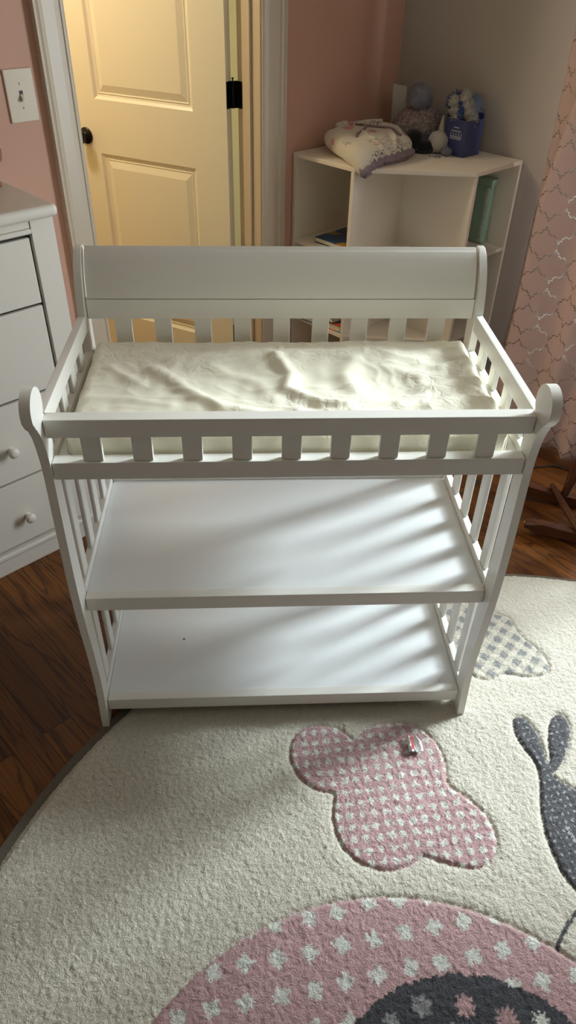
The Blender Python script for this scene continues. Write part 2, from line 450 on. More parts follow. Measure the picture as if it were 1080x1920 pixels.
# baseboards
def baseboard(name, fn, a0, a1):
    prof = [(0, 0), (0.016, 0), (0.016, 0.10), (0.013, 0.115), (0.008, 0.125), (0.006, 0.14), (0, 0.14)]
    bm = bmesh.new(); A = [bm.verts.new(fn(a0, p[0], p[1])) for p in prof]; B = [bm.verts.new(fn(a1, p[0], p[1])) for p in prof]
    bm.faces.new(A); bm.faces.new(B)
    for i in range(len(prof)): bm.faces.new((A[i], A[(i+1) % 7], B[(i+1) % 7], B[i]))
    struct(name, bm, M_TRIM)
baseboard('baseboard_back', lambda a, d, z: (a, WA-d, z), 1.262, WB)
baseboard('baseboard_left', lambda a, d, z: (a, WA-d, z), S0, 0.304)
baseboard('baseboard_right', lambda a, d, z: (WB-d, a, z), N0, WA-0.016)
# window: frame, sashes, pane
wr = thing('window_1', room(WB+0.05, (WN0+WN1)/2, WZ0), AZ, kind='structure')
bm = bmesh.new(); s0 = WB+0.02; s1 = WB+0.09
bx(bm, s0, s1, WN0, WN0+0.045, WZ0, WZ1, .004); bx(bm, s0, s1, WN1-0.045, WN1, WZ0, WZ1, .004)
bx(bm, s0, s1, WN0, WN1, WZ0, WZ0+0.045, .004); bx(bm, s0, s1, WN0, WN1, WZ1-0.045, WZ1, .004)
bx(bm, s0+.01, s1-.01, WN0, WN1, 1.36, 1.39, .004)
link('window_frame', bm, M_GLASSF, wr, ROOM)
link('pane', box(WB+0.05, WB+0.054, WN0+.04, WN1-.04, WZ0+.04, WZ1-.04), M_GLASS, wr, ROOM)
link('window_sill', box(WB-0.03, WB+0.02, WN0-.05, WN1+.05, WZ0-.025, WZ0, .005), M_TRIM, wr, ROOM)

# door casing and jambs
def casing(name, sgn, s_in, w, top):
    # stepped profile: distance from opening edge, height off the wall
    pr = [(0, 0), (0, .010), (.004, .012), (.010, .012), (.013, .009), (.018, .010), (.030, .012), (w-.030, .015), (w-.024, .020), (w-.016, .022), (w-.010, .020), (w-.006, .024), (w, .024), (w, 0)]
    bm = bmesh.new(); prism(bm, [(s_in+sgn*a, WA-h) for a, h in pr], 'z', 0, top)
    struct(name, bm, M_TRIM)
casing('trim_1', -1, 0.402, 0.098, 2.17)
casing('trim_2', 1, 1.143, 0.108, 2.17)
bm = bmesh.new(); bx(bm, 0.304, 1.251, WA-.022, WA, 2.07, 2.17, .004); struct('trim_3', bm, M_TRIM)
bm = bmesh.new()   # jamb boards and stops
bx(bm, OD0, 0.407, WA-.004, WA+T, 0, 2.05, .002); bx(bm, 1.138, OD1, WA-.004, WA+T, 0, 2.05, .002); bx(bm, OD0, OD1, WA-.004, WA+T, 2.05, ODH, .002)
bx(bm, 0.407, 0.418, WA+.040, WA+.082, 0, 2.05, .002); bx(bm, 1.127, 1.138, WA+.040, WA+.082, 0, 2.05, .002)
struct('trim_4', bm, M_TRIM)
tag(link('strike_plate', box(0.4075, 0.4105, WA+.088, WA+.112, .47, .53, .001), M_BLACK, frame=ROOM, loc=room(.421, WA+.1, .5), rz=AZ), 'small black metal plate low on the left door jamb', 'plate')

# the open door, hinged on the right jamb, swung into the hall
PIN = room(1.122, WA+T+0.008)
DAZ = R(149.0)
DF = Matrix.Translation(PIN) @ Matrix.Rotation(DAZ, 4, 'Z')   # x along the leaf, +y faces the camera side
dr = thing('door_1', (PIN.x, PIN.y, 0), DAZ, kind='structure')
DW, DH, DT = 0.772, 2.03, 0.035
# room-side face at y = +DT
def door_leaf():
    bm = bmesh.new(); X0, Z0 = 0.008, 0.012
    panels = [(0.158, 0.634, 0.24, 0.945), (0.158, 0.634, 1.145, 1.86)]
    xs = [X0, 0.158, 0.634, X0+DW]; zs = [Z0, 0.24, 0.945, 1.145, 1.86, DH]
    for side, yf, d in ((1, DT, -1), (0, 0.0, 1)):
        for i in range(3):
            for j in range(5):
                if i == 1 and j in (1, 3): continue
                vs = [bm.verts.new((x, yf, z)) for x, z in ((xs[i], zs[j]), (xs[i+1], zs[j]), (xs[i+1], zs[j+1]), (xs[i], zs[j+1]))]
                bm.faces.new(vs)
        for (a, b, c, e) in panels:
            rings = []
            for ins, dep in ((0, 0), (.004, .003), (.010, .008), (.017, .010), (.022, .0075), (.026, .0095), (.052, .002), (.056, .002)):
                rings.append([bm.verts.new((x, yf+d*dep, z)) for x, z in ((a+ins, c+ins), (b-ins, c+ins), (b-ins, e-ins), (a+ins, e-ins))])
            for r0, r1 in zip(rings, rings[1:]):
                for k in range(4): bm.faces.new((r0[k], r0[(k+1) % 4], r1[(k+1) % 4], r1[k]))
            bm.faces.new(rings[-1])
    a, b = X0, X0+DW
    for q in (((a, 0, Z0), (a, DT, Z0), (a, DT, DH), (a, 0, DH)), ((b, 0, Z0), (b, DT, Z0), (b, DT, DH), (b, 0, DH)),
              ((a, 0, DH), (b, 0, DH), (b, DT, DH), (a, DT, DH)), ((a, 0, Z0), (b, 0, Z0), (b, DT, Z0), (a, DT, Z0))):
        bm.faces.new([bm.verts.new(p) for p in q])
    bmesh.ops.remove_doubles(bm, verts=bm.verts, dist=1e-5)
    return bm
link('door_panel', door_leaf(), M_DOOR, dr, DF)
bm = bmesh.new()
KM = DF @ Matrix.Translation((0.700, DT, 1.005)) @ Matrix.Rotation(-PI/2, 4, 'X')
lathe(bm, [(0, 0), (.031, 0), (.032, .004), (.028, .009), (.016, .012), (.0115, .020), (.012, .026), (.021, .031), (.027, .038), (.029, .047), (.027, .056), (.020, .062), (.010, .065), (0, .0655)], 32, KM)
link('door_knob', bm, M_BLACK, dr, IDENT, smooth=50)
for hz in (0.28, 1.21, 1.88):
    bm = bmesh.new()
    # leaves folded out on door edge and jamb, knuckle between them
    for zz, h in ((hz, 0.044),):
        mm = Matrix.Translation((PIN.x, PIN.y, 0))
        A = Matrix.Translation(PIN)
        lathe(bm, [(0, zz-h), (.0062, zz-h), (.0062, zz+h), (0, zz+h)], 12, A)
        lathe(bm, [(0, zz+h), (.003, zz+h), (.002, zz+h+.004), (.005, zz+h+.008), (.003, zz+h+.011), (0, zz+h+.012)], 10, A)
    b2 = bmesh.new()
    bx(b2, .0055, .009, -.002, .033, hz-.044, hz+.044, .0012); b2.transform(DF)
    me = bpy.data.meshes.new('t'); b2.to_mesh(me); bm.from_mesh(me); b2.free()
    b3 = bmesh.new(); bx(b3, 1.1355, 1.139, WA+T-.034, WA+T+.008, hz-.044, hz+.044, .0012); bx(b3, 1.124, 1.138, WA+T+.004, WA+T+.010, hz-.044, hz+.044, .001); b3.transform(ROOM)
    me2 = bpy.data.meshes.new('t2'); b3.to_mesh(me2); bm.from_mesh(me2); b3.free()
    link('hinge', bm, M_BLACK, dr, IDENT, smooth=40)

# light switch on the pink wall
sw = thing('light_switch', room(0.234, WA-0.005, 1.301), AZ, 'ivory toggle light switch on the pink wall left of the door', 'light switch')
bm = bmesh.new(); bx(bm, 0.190, 0.276, WA-.0065, WA, 1.235, 1.367, .003, 3); link('wall_plate', bm, M_PLASTIC, sw, ROOM, smooth=40)
bm = bmesh.new(); bx(bm, .2275, .2385, WA-.0069, WA-.006, 1.288, 1.314)
link('toggle_slot', bm, M_SLOT, sw, ROOM)
bm = bmesh.new(); prism(bm, [(WA-.006, 1.306), (WA-.0185, 1.294), (WA-.018, 1.287), (WA-.006, 1.290)], 'x', .2290, .2370, .0008); link('toggle', bm, M_PLASTIC, sw, ROOM)
for zz in (1.331, 1.271):
    bm = bmesh.new(); lathe(bm, [(0, 0), (.0035, 0), (.003, .0012), (0, .0015)], 14, Matrix.Translation((.233, WA-.0064, zz)) @ Matrix.Rotation(PI/2, 4, 'X'))
    bx(bm, .2325, .2335, WA-.0084, WA-.0077, zz-.003, zz+.003, mi=1)
    link('screw', bm, [M_PLASTIC, M_SLOT], sw, ROOM)

# ------------------------------------------------------------------ changing table
W = 0.47; LT = 0.018
ct = thing('changing_table', (0, 0.26, 0), 0, 'white wooden changing table with curved headboard and two open shelves', 'changing table')
FRONT_E = [(-.004, 0), (.002, .06), (.009, .13), (.010, .19), (.005, .28), (-.005, .375), (-.011, .46), (-.013, .56), (-.009, .70), (-.005, .80), (-.005, .85), (-.011, .895), (-.020, .925), (-.031, .945)]
BACK_E = [(.048, 0), (.053, .10), (.054, .19), (.051, .30), (.047, .39), (.042, .50), (.040, .60), (.040, .88), (.036, .92), (.030, .945)]
def leg_outline(fe, be):
    a = [tuple(v) for v in smooth_pts([(p[0], p[1], 0) for p in fe], 4)]
    b = [tuple(v) for v in smooth_pts([(p[0], p[1], 0) for p in be], 4)]
    return [(p[0], p[1]) for p in a] + [(p[0], p[1]) for p in b][::-1]
def finial_outline():
    c = (-.0135, .984); r = .0395; out = []
    # neck curve on the front side, then round the disc, back down to the rail
    out += [(-.031, .9455), (-.040, .955)]
    a0, a1 = R(208), R(-48)
    for k in range(29):
        a = a0+(a1-a0)*k/28; out.append((c[0]+r*math.cos(a), c[1]+r*math.sin(a)))
    out += [(.022, .950), (.030, .9455)]
    return out
BACK_OUT = [(.530-.048, 0), (.530-.054, .13), (.530-.054, .20), (.530-.047, .39), (.530-.042, .50), (.486, .60), (.484, .80), (.480, .90), (.474, .95), (.480, .985), (.489, 1.015), (.503, 1.045), (.522, 1.070), (.536, 1.083)]
BACK_IN = [(.530+.004, 0), (.530-.008, .13), (.530-.010, .19), (.530-.005, .28), (.535, .375), (.541, .46), (.543, .56), (.539, .70), (.534, .80), (.532, .88), (.533, .93), (.540, .975), (.553, 1.01), (.572, 1.04), (.582, 1.058)]
def legs():
    for sg in (-1, 1):
        x0, x1 = (W, W+LT) if sg > 0 else (-W-LT, -W)
        o = link('front_leg', prism(bmesh.new(), leg_outline(FRONT_E, BACK_E), 'x', x0, x1, .0025), M_WHITE, ct, smooth=35)
        link('scroll_top', prism(bmesh.new(), finial_outline(), 'x', x0-(.001), x1+.001, .003), M_WHITE, o, smooth=35)
        ol = leg_outline(BACK_OUT, BACK_IN)
        # rounded crown
        n1 = len(leg_outline(BACK_OUT, BACK_OUT))//2
        tip = [(.548, 1.090), (.565, 1.090), (.580, 1.078)]
        ol = ol[:n1] + tip + ol[n1:]
        link('back_leg', prism(bmesh.new(), ol, 'x', x0, x1, .0025), M_WHITE, ct, smooth=35)
legs()
e = .0008
def rail(name, *a, b=.002): return link(name, box(*a, bev=b), M_WHITE, ct, smooth=40)
rail('front_rail', -W+e, W-e, 0.0, .030, .911, .951)
rail('front_rail', -W+e, W-e, 0.0, .030, .814, .854)
CX = [-.388+.0965*k for k in range(9)]
for cx_ in CX:
    link('front_slat', box(cx_-.0195, cx_+.0195, .004, .016, .8545, .9105, bev=.002), M_WHITE, ct, smooth=40)
    link('back_slat', box(cx_-.0205, cx_+.0205, .500, .512, .8545, .9335, bev=.002), M_WHITE, ct, smooth=40)
rail('back_rail', -W+e, W-e, .496, .516, .9340, .9828, b=.002)
rail('back_rail', -W+e, W-e, .496, .516, .814, .854)
# curved headboard panel
HB = [(.4955, .9850), (.4975, .9980), (.5030, 1.020), (.5130, 1.045), (.5280, 1.070), (.5440, 1.088)]
def headboard():
    f = smooth_pts([(a, b, 0) for a, b in HB], 5)
    front = [(p.x, p.y) for p in f]; back = []
    for i, p in enumerate(f):
        d = (f[min(i+1, len(f)-1)]-f[max(i-1, 0)]).normalized(); back.append((p.x+d.y*.019, p.y-d.x*.019))
    tip = [((front[-1][0]*3+back[-1][0])/4+.002, front[-1][1]+.0035), ((front[-1][0]+back[-1][0]*3)/4+.003, (front[-1][1]+back[-1][1])/2+.006)]
    return prism(bmesh.new(), front+tip+back[::-1], 'x', -W+.006, W-.006, .003)
link('headboard_panel', headboard(), M_WHITE, ct, smooth=35)
rail('pad_support', -W+e, W-e, .031, .495, .826, .838, b=0)
for z0, z1, y0 in ((.418, .458, .024), (.040, .080, .025)):
    rail('shelf_rail', -W+e, W-e, y0, y0+.026, z0, z1)
    o = link('shelf_board', box(-W+e, W-e, y0+.0265, .490, z1-.016, z1-.003), M_SHELF, ct)
    rail('shelf_rail', -W+e, W-e, .4905, .508, z0, z1+.007)
    if z0 < .1:
        bm = bmesh.new(); lathe(bm, [(0, .0008), (.0018, .0008), (.0018, .0014), (.0036, .0014), (.004, 0)], 20, Matrix.Translation((-.282, .234, z1-.003)))
        link('screw_cap', bm, M_SCREW, o, smooth=40)
for sg in (-1, 1):
    x0, x1 = (W, W+LT) if sg > 0 else (-W-LT, -W)
    xa, xb = (W+.003, W+.015) if sg > 0 else (-W-.015, -W-.003)
    rail('side_rail', x0, x1, .0305, .4735, .911, .951)
    rail('side_rail', x0, x1, .0415, .4835, .814, .854)
    rail('side_rail', x0, x1, .0480, .4815, .418, .480)
    rail('side_rail', x0, x1, .0550, .4745, .040, .104)
    for yc in (.093, .193, .294, .394):
        for z0, z1 in ((.8545, .9105), (.4805, .8135), (.1045, .4175)):
            link('side_slat', box(xa, xb, yc-.019, yc+.019, z0, z1, bev=.004, seg=3), M_WHITE, ct, smooth=40)

# ------------------------------------------------------------------ changing pad
def seg_ridge(x, y, pts, w, h):
    d = 1e9
    for (ax, ay), (bx_, by) in zip(pts, pts[1:]):
        vx, vy = bx_-ax, by-ay; t = max(0, min(1, ((x-ax)*vx+(y-ay)*vy)/(vx*vx+vy*vy+1e-12)))
        d = min(d, math.hypot(x-ax-vx*t, y-ay-vy*t))
    return h*math.exp(-(d/w)**2)
RIDGES = [([(-.30, .325), (-.25, .27), (-.20, .20), (-.14, .145), (-.06, .115)], .020, .012),
          ([(-.40, .33), (-.36, .29), (-.33, .265)], .016, .008),
          ([(-.02, .37), (.012, .30), (.000, .23), (.06, .175), (.12, .15)], .018, .014),
          ([(-.45, .20), (-.34, .19), (-.25, .16)], .014, .004),
          ([(.16, .36), (.135, .30), (.15, .23)], .022, .008),
          ([(.30, .15), (.38, .18), (.46, .17)], .018, .007), ([(.33, .24), (.40, .27), (.46, .26)], .016, .007),
          ([(.36, .33), (.42, .36), (.46, .35)], .014, .006), ([(.02, .13), (.16, .115), (.30, .10)], .018, .008),
          ([(-.25, .36), (-.10, .385), (.08, .40), (.26, .395)], .030, .007),
          ([(-.17, .33), (-.06, .27), (-.03, .19)], .018, .005), ([(.24, .33), (.31, .29), (.30, .21), (.24, .17)], .02, .006)]
BOWLS = [((-.24, .235), .060, -.007), ((-.09, .25), .075, -.010), ((.085, .27), .070, -.009), ((.24, .25), .080, -.012), ((-.36, .25), .04, -.005), ((.06, .15), .04, -.004)]
PX, PY0, PY1, PZ0, PZ1 = .460, .036, .482, .8395, .889
def pad_top(x, y):
    z = 0.0
    yc = (y-(PY0+PY1)/2)/((PY1-PY0)/2)
    z += .008*yc*yc - .004
    for pts, w, h in RIDGES: z += seg_ridge(x, y, pts, w, h)
    for (cx_, cy_), w, h in BOWLS: z += h*math.exp(-(((x-cx_)/w)**2+((y-cy_)/w)**2))
    z += .0045*noise.noise(Vector((x*7, y*10, 1.3))) + .0022*noise.noise(Vector((x*30, y*22, 5.1)))
    r = 1-abs(noise.noise(Vector((x*16+3*noise.noise(Vector((x*5, y*5, 2))), y*20, 9)))); z += .002*r**6
    return z
def pad():
    bm = bmesh.new(); nu, nv = 200, 120; r = .034; side = PZ1-PZ0
    Lx = 2*PX; Ly = PY1-PY0; sx = Lx-2*r; sy = Ly-2*r; arc = PI/2*r; dn = side-r
    def prof(a, s):      # a in [0, total] -> offset from centre, drop
        tot = s+2*arc+2*dn; q = a*tot-tot/2; m = abs(q); g = 1 if q >= 0 else -1
        if m <= s/2: return g*m, 0.0
        m -= s/2
        if m <= arc: th = m/r; return g*(s/2+r*math.sin(th)), r*(1-math.cos(th))
        m -= arc; return g*(s/2+r), r+m
    def fn(i, j):
        ox, dx = prof(i, sx); oy, dy = prof(j, sy)
        x, y = ox, (PY0+PY1)/2+oy
        d = min(max(dx, dy)+min(dx, dy)*.25, side)
        f = max(0.0, 1-d/side)
        z = PZ1-d+pad_top(max(-PX, min(PX, x)), y)*min(1, f*1.4)
        if d > .004:    # side folds and rounded, tucked corners
            w = .0045*noise.noise(Vector((x*22, y*22, z*14)))+.002*noise.noise(Vector((x*60, y*60, z*20)))
            k = min(1, d/.02)
            if dx > .004: x += w*k*(1 if ox > 0 else -1)-(.004*(1 if ox > 0 else -1)*k)
            if dy > .004: y += w*k*(1 if oy > 0 else -1)-(.004*(1 if oy > 0 else -1)*k)
        cxn = max(0, abs(ox)-(sx/2-.01)); cyn = max(0, abs(oy)-(sy/2-.01))
        if cxn > 0 and cyn > 0:
            L = math.hypot(cxn, cyn); mx = r+.01
            if L > mx: x -= (cxn-cxn*mx/L)*(1 if ox > 0 else -1); y -= (cyn-cyn*mx/L)*(1 if oy > 0 else -1)
        return (x, y, max(PZ0, z))
    grid(bm, nu, nv, fn)
    bnd = [v for v in bm.verts if v.is_boundary]
    fb = bmesh.ops.contextual_create(bm, geom=[e_ for e_ in bm.edges if e_.is_boundary])
    return bm
tag(link('changing_pad', pad(), M_COTTON, loc=(0, .258, PZ0), smooth=180), 'wrinkled cream cotton changing pad lying in the white changing table', 'changing pad')

# ------------------------------------------------------------------ dresser
DN, DS = 1.04, .105        # front plane n, right end s
DTOP = 1.10
dz = thing('dresser', room(-.55, 1.19), AZ, 'white wooden dresser with round knobs beside the pink wall', 'dresser')
S_L = -1.25
bm = bmesh.new()
bx(bm, DS-.025, DS, DN+.004, 1.335, .075, 1.072, .002)      # right side board
bx(bm, S_L, S_L+.025, DN+.004, 1.335, .075, 1.072, .002)
bx(bm, S_L+.025, DS-.025, 1.315, 1.330, .075, 1.072)        # back
bx(bm, S_L+.025, DS-.025, DN+.03, 1.315, .075, .095)
link('body', bm, M_DRESS, dz, ROOM, smooth=40)
bm = bmesh.new(); bx(bm, S_L-.02, DS+.008, 1.014, 1.352, 1.073, 1.105, .013, 4); link('top', bm, M_DRESS, dz, ROOM, smooth=60)
for a, b in ((.038, DS), (S_L, S_L+.066)): link('stile', box(a, b, DN, DN+.022, .078, 1.072, bev=.0015), M_DRESS, dz, ROOM, smooth=40)
link('top_rail', box(S_L+.067, .037, DN+.003, DN+.022, 1.050, 1.072, bev=.001), M_DRESS, dz, ROOM)
link('rail_moulding', box(S_L+.067, .037, DN-.004, DN+.020, 1.036, 1.0495, bev=.004, seg=3), M_DRESS, dz, ROOM, smooth=40)
link('gap_shade_sheet', box(S_L+.067, .037, DN+.016, DN+.020, .10, 1.036), M_SLOT, dz, ROOM)  # dark sheet standing in for the shade in the gaps around the drawers
for i, (z0, z1) in enumerate(((.848, 1.028), (.590, .843), (.328, .585), (.090, .323))):
    dd = link('drawer', box(S_L+.078, .029, DN+.001, DN+.015, z0+.001, z1-.001, bev=.003), M_DRESS, dz, ROOM, smooth=40)
    for ks in (-.163, -.98):
        kz = (z0+z1)/2-.018 if i else (z0+z1)/2
        bm = bmesh.new(); lathe(bm, [(0, 0), (.009, 0), (.008, .006), (.0075, .012), (.013, .017), (.0165, .022), (.0165, .027), (.013, .031), (.007, .033), (0, .0335)], 28, Matrix.Translation((ks, DN+.001, kz)) @ Matrix.Rotation(PI/2, 4, 'X'))
        link('knob', bm, M_DRESS, dd, ROOM, smooth=50)
bm = bmesh.new(); bx(bm, S_L-.012, DS+.010, DN-.012, 1.336, .060, .080, .007, 4); link('base_moulding', bm, M_DRESS, dz, ROOM, smooth=60)
link('plinth', box(S_L-.004, DS+.003, DN-.004, 1.335, 0, .060, bev=.002), M_DRESS, dz, ROOM)

# small wooden ornament on the dresser top
ox, on = .008, 1.275
orn = thing('wooden_ornament', room(ox, on, 1.105), AZ, 'brown carved wooden ornament standing on the white dresser at the left edge', 'ornament')
link('foot', box(ox-.06, .078, on-.026, on+.026, 1.1055, 1.120, bev=.004, seg=3), M_ORN, orn, ROOM, smooth=50)
bm = bmesh.new(); prism(bm, [(ox-.045, 1.1203), (ox+.035, 1.1203), (ox+.050, 1.135), (ox+.072, 1.150), (ox+.092, 1.170), (ox+.096, 1.195), (ox+.084, 1.215), (ox+.05, 1.235), (ox, 1.245), (ox-.045, 1.23), (ox-.06, 1.19), (ox-.055, 1.15)], 'y', on-.012, on+.012, .004)
link('figure', bm, M_ORN, orn, ROOM, smooth=40)

# ------------------------------------------------------------------ corner shelf
C = room(WB-.004, WA-.004)
def uvp(u, v): return (WB-.004-u, WA-.004-v)        # u away from window wall, v away from door wall
UL, VL, UR, VR = .602, .322, .308, .650
cs = thing('corner_shelf', (C.x, C.y, 0), AZ, 'white open corner shelf unit between the pink and grey walls', 'shelf')
OUT = [uvp(0, 0), uvp(UL, 0), uvp(UL, VL), uvp(UR, VR), uvp(0, VR)]
CT = .016
levels = [(.999, 1.015), (.672, .688), (.344, .360), (.03, .046)]
nm = ['top', 'shelf', 'shelf', 'shelf']
for k, (z0, z1) in enumerate(levels):
    ins = 0 if k == 0 else .003
    pts = [uvp(.001, .001), uvp(UL-ins, .001), uvp(UL-ins, VL-ins*.4), uvp(UR-ins*.4, VR-ins), uvp(.001, VR-ins)]
    link(nm[k], prism(bmesh.new(), pts, 'z', z0+.0004, z1-.0004, .0012), M_CORNER, cs, ROOM)
link('back_panel', box(uvp(UL, 0)[0], uvp(0, 0)[0]-.001, uvp(0, CT)[1], uvp(0, 0)[1], 0.001, .999, bev=.001), M_CORNER, cs, ROOM)
link('back_panel', box(uvp(CT, 0)[0], uvp(0, 0)[0]-.0005, uvp(0, VR)[1], uvp(0, CT+.001)[1], 0.001, .999, bev=.001), M_CORNER, cs, ROOM)
AP = .318
link('divider', box(uvp(UL, 0)[0], uvp(UR, 0)[0], uvp(0, VL)[1], uvp(0, VL-CT)[1], .001, .999, bev=.001), M_CORNER, cs, ROOM)
link('divider', box(uvp(UR, 0)[0], uvp(UR-CT, 0)[0], uvp(0, VR)[1], uvp(0, VL-CT)[1], .0012, .9988, bev=.001), M_CORNER, cs, ROOM)

def book(name, s0, s1, n0, n1, z0, th, cover, label_, rot=0.0, group=None):
    c_ = room((s0+s1)/2, (n0+n1)/2, z0)
    o = thing(name, c_, AZ+rot, label_, 'book', group)
    F = MW[o.name]; hs, hn = (s1-s0)/2, (n1-n0)/2
    bm = bmesh.new(); bx(bm, -hs, hs, -hn, hn, .0002, .003, .0008); bx(bm, -hs, hs, -hn, hn, th-.003, th, .0008); bx(bm, hs-.004, hs, -hn, hn, .0025, th-.0025)
    link('cover', bm, cover, o, F)
    link('pages', box(-hs+.004, hs-.004, -hn+.004, hn-.004, .0031, th-.0031), M_PAGES, o, F)
    return o
a = uvp(.44, .19)
book('book', a[0]-.125, a[0]+.095, a[1]-.10, a[1]+.09, .688, .022, M_ART2, 'dark blue hardback book lying in the upper left cubby of the corner shelf', .0)
b_ = uvp(.50, .17)
book('book', b_[0]-.10, b_[0]+.13, b_[1]-.11, b_[1]+.10, .360, .03, M_ART, 'bright blue picture book at the bottom of the pile in the lower left cubby', .1, None)
book('book', b_[0]-.085, b_[0]+.13, b_[1]-.10, b_[1]+.09, .3905, .024, M_BOOKB, 'plain blue hardback lying on top of the pile in the lower left cubby', -.15, None)
book('book', b_[0]-.09, b_[0]+.11, b_[1]-.09, b_[1]+.10, .4150, .018, M_ART, 'bright blue and red picture book topmost of the pile in the lower left cubby', .25, None)

# mint box standing in the right cubby
mb = thing('keepsake_box', room(*uvp(.039, .45), .688), AZ, 'mint green box with scalloped lace edge standing in the right cubby', 'box')
p0 = uvp(.245, .47); p1 = uvp(.03, .30)
mbs0, mbs1, mbn0, mbn1 = uvp(.056, 0)[0], uvp(.022, 0)[0], uvp(0, .568)[1], uvp(0, .335)[1]
link('box_body', box(mbs0, mbs1, mbn0, mbn1, .6885, .910, bev=.003), M_MINT, mb, ROOM, smooth=40)
link('lid', box(mbs0-.003, mbs1+.002, mbn0-.003, mbn1+.003, .9102, .936, bev=.003), M_MINT, mb, ROOM, smooth=40)
bm = bmesh.new()
for k in range(12):
    zc = .702+k*.0175
    lathe(bm, [(0, 0), (.012, 0), (.012, .003), (.008, .005), (0, .006)], 14, Matrix.Translation((mbs0-.0005, mbn0+.014, zc)) @ Matrix.Rotation(-PI/2, 4, 'Y'))
link('lace_edge', bm, M_LACE, mb, ROOM, smooth=50)
tc = bmesh.new()
q0 = uvp(.17, .42)
bmesh.ops.create_icosphere(tc, subdivisions=4, radius=1.0)
for v in tc.verts:
    n_ = 1+.18*noise.noise(v.co*2.0)+.08*noise.noise(v.co*5)
    v.co = Vector((q0[0]+v.co.x*.085*n_, q0[1]+v.co.y*.11*n_, .3605+(v.co.z+1)*.045*n_ if v.co.z > -.6 else .3605))
tag(link('folded_cloth', tc, M_TEAL, frame=ROOM, loc=room(q0[0], q0[1], .3605), rz=AZ, smooth=180), 'bundled teal cloth lying in the lower right cubby', 'cloth')

# ------------------------------------------------------------------ things on the corner shelf
TOPZ = 1.0152
def sweatshirt():
    root = thing('folded_sweatshirt', (.36, 1.83, TOPZ), 0, 'folded floral baby sweatshirt with lilac lining hanging over the shelf corner', 'sweatshirt')
    # outline corners (world xy, z): back-left, hanging front corner, right, back-right
    A = Vector((.196, 1.925, 1.060)); B = Vector((.320, 1.585, 1.030)); Cc = Vector((.560, 1.785, 1.045)); D = Vector((.520, 2.08, 1.060))
    def surf(u, v, top):
        # u from back (A-D) to front (B-C), v from left to right
        L = A.lerp(B, u); Rr = D.lerp(Cc, u); p = L.lerp(Rr, v)
        # rounded outline
        su = 1-abs(2*u-1)**5; sv = 1-abs(2*v-1)**5
        edge = (max(0, su)*max(0, sv))**.42
        cen = (A+B+Cc+D)/4
        k = 1-.06*(abs(2*u-1)**4*abs(2*v-1)**4)*2
        p = Vector((cen.x+(p.x-cen.x)*k, cen.y+(p.y-cen.y)*k, p.z))
        hang = max(0, (1.66-p.y)) * max(0, 1-max(0, p.x-.33)/.16)
        hh = .048 if top else .034
        wob = .006*noise.noise(Vector((p.x*14, p.y*14, 3)))+.0035*noise.noise(Vector((p.x*34, p.y*34, 7)))
        crease = .010*math.exp(-((v-.62-.1*math.sin(u*3))/.035)**2)+.007*math.exp(-((v-.30-.12*u)/.03)**2)
        z = p.z+(hh*edge+wob*edge+(crease*edge if top else 0))*(1 if top else -1)
        if not top: z = max(z, TOPZ+.001) if p.y > 1.66 or p.x > .36 else z
        z -= hang*.55
        if not top and hang <= 0: z = max(z, TOPZ+.001)
        return Vector((p.x, p.y, z))
    bm = bmesh.new()
    grid(bm, 70, 60, lambda i, j: surf(i, j, True)); grid(bm, 70, 60, lambda i, j: surf(i, j, False))
    bmesh.ops.remove_doubles(bm, verts=bm.verts, dist=.0008)
    link('body', bm, M_FLORAL, root, smooth=180)
    # rolled lilac lining along the front edge
    P = [surf(.985, t/12, True)*.5+surf(.985, t/12, False)*.5 for t in range(0, 13)]
    P = smooth_pts([p+Vector((.001, .004, -.006)) for p in P], 3)
    bm = bmesh.new(); tube(bm, P, [.015+.003*math.sin(i*1.7) for i in range(len(P))], 12); tube(bm, [p+Vector((.0, .006, -.016)) for p in P[3:-6]], .012, 10)
    for v in bm.verts: v.co += Vector((1, 1, 1))*.003*noise.noise(v.co*40)
    link('lining', bm, M_LILAC, root, smooth=180)
    bm = bmesh.new()
    tube(bm, smooth_pts([surf(.30, .50, True)+Vector((0, 0, .004)), surf(.42, .40, True)+Vector((0, 0, .004)), surf(.50, .26, True)+Vector((0, 0, .004)), surf(.56, .22, True)+Vector((0, 0, .003))], 5), .0045, 8)
    tube(bm, smooth_pts([surf(.30, .52, True)+Vector((0, 0, .004)), surf(.42, .66, True)+Vector((0, 0, .005)), surf(.60, .74, True)+Vector((0, 0, .005)), surf(.78, .80, True)+Vector((0, 0, .004))], 5), .0045, 8)
    link('drawstring', bm, M_LILAC, root, smooth=180)
    c0 = surf(.20, .45, True)
    link('patch', box(c0.x-.017, c0.x+.017, c0.y-.012, c0.y+.012, c0.z-.001, c0.z+.004, bev=.001), M_TAN, root)
    # ribbed neckline collar at the back
    bm = bmesh.new(); Q = [surf(.06, t/10, True)+Vector((0, 0, .003)) for t in range(2, 9)]; tube(bm, smooth_pts(Q, 4), .012, 10)
    link('collar', bm, M_FLORAL, root, smooth=180)
sweatshirt()

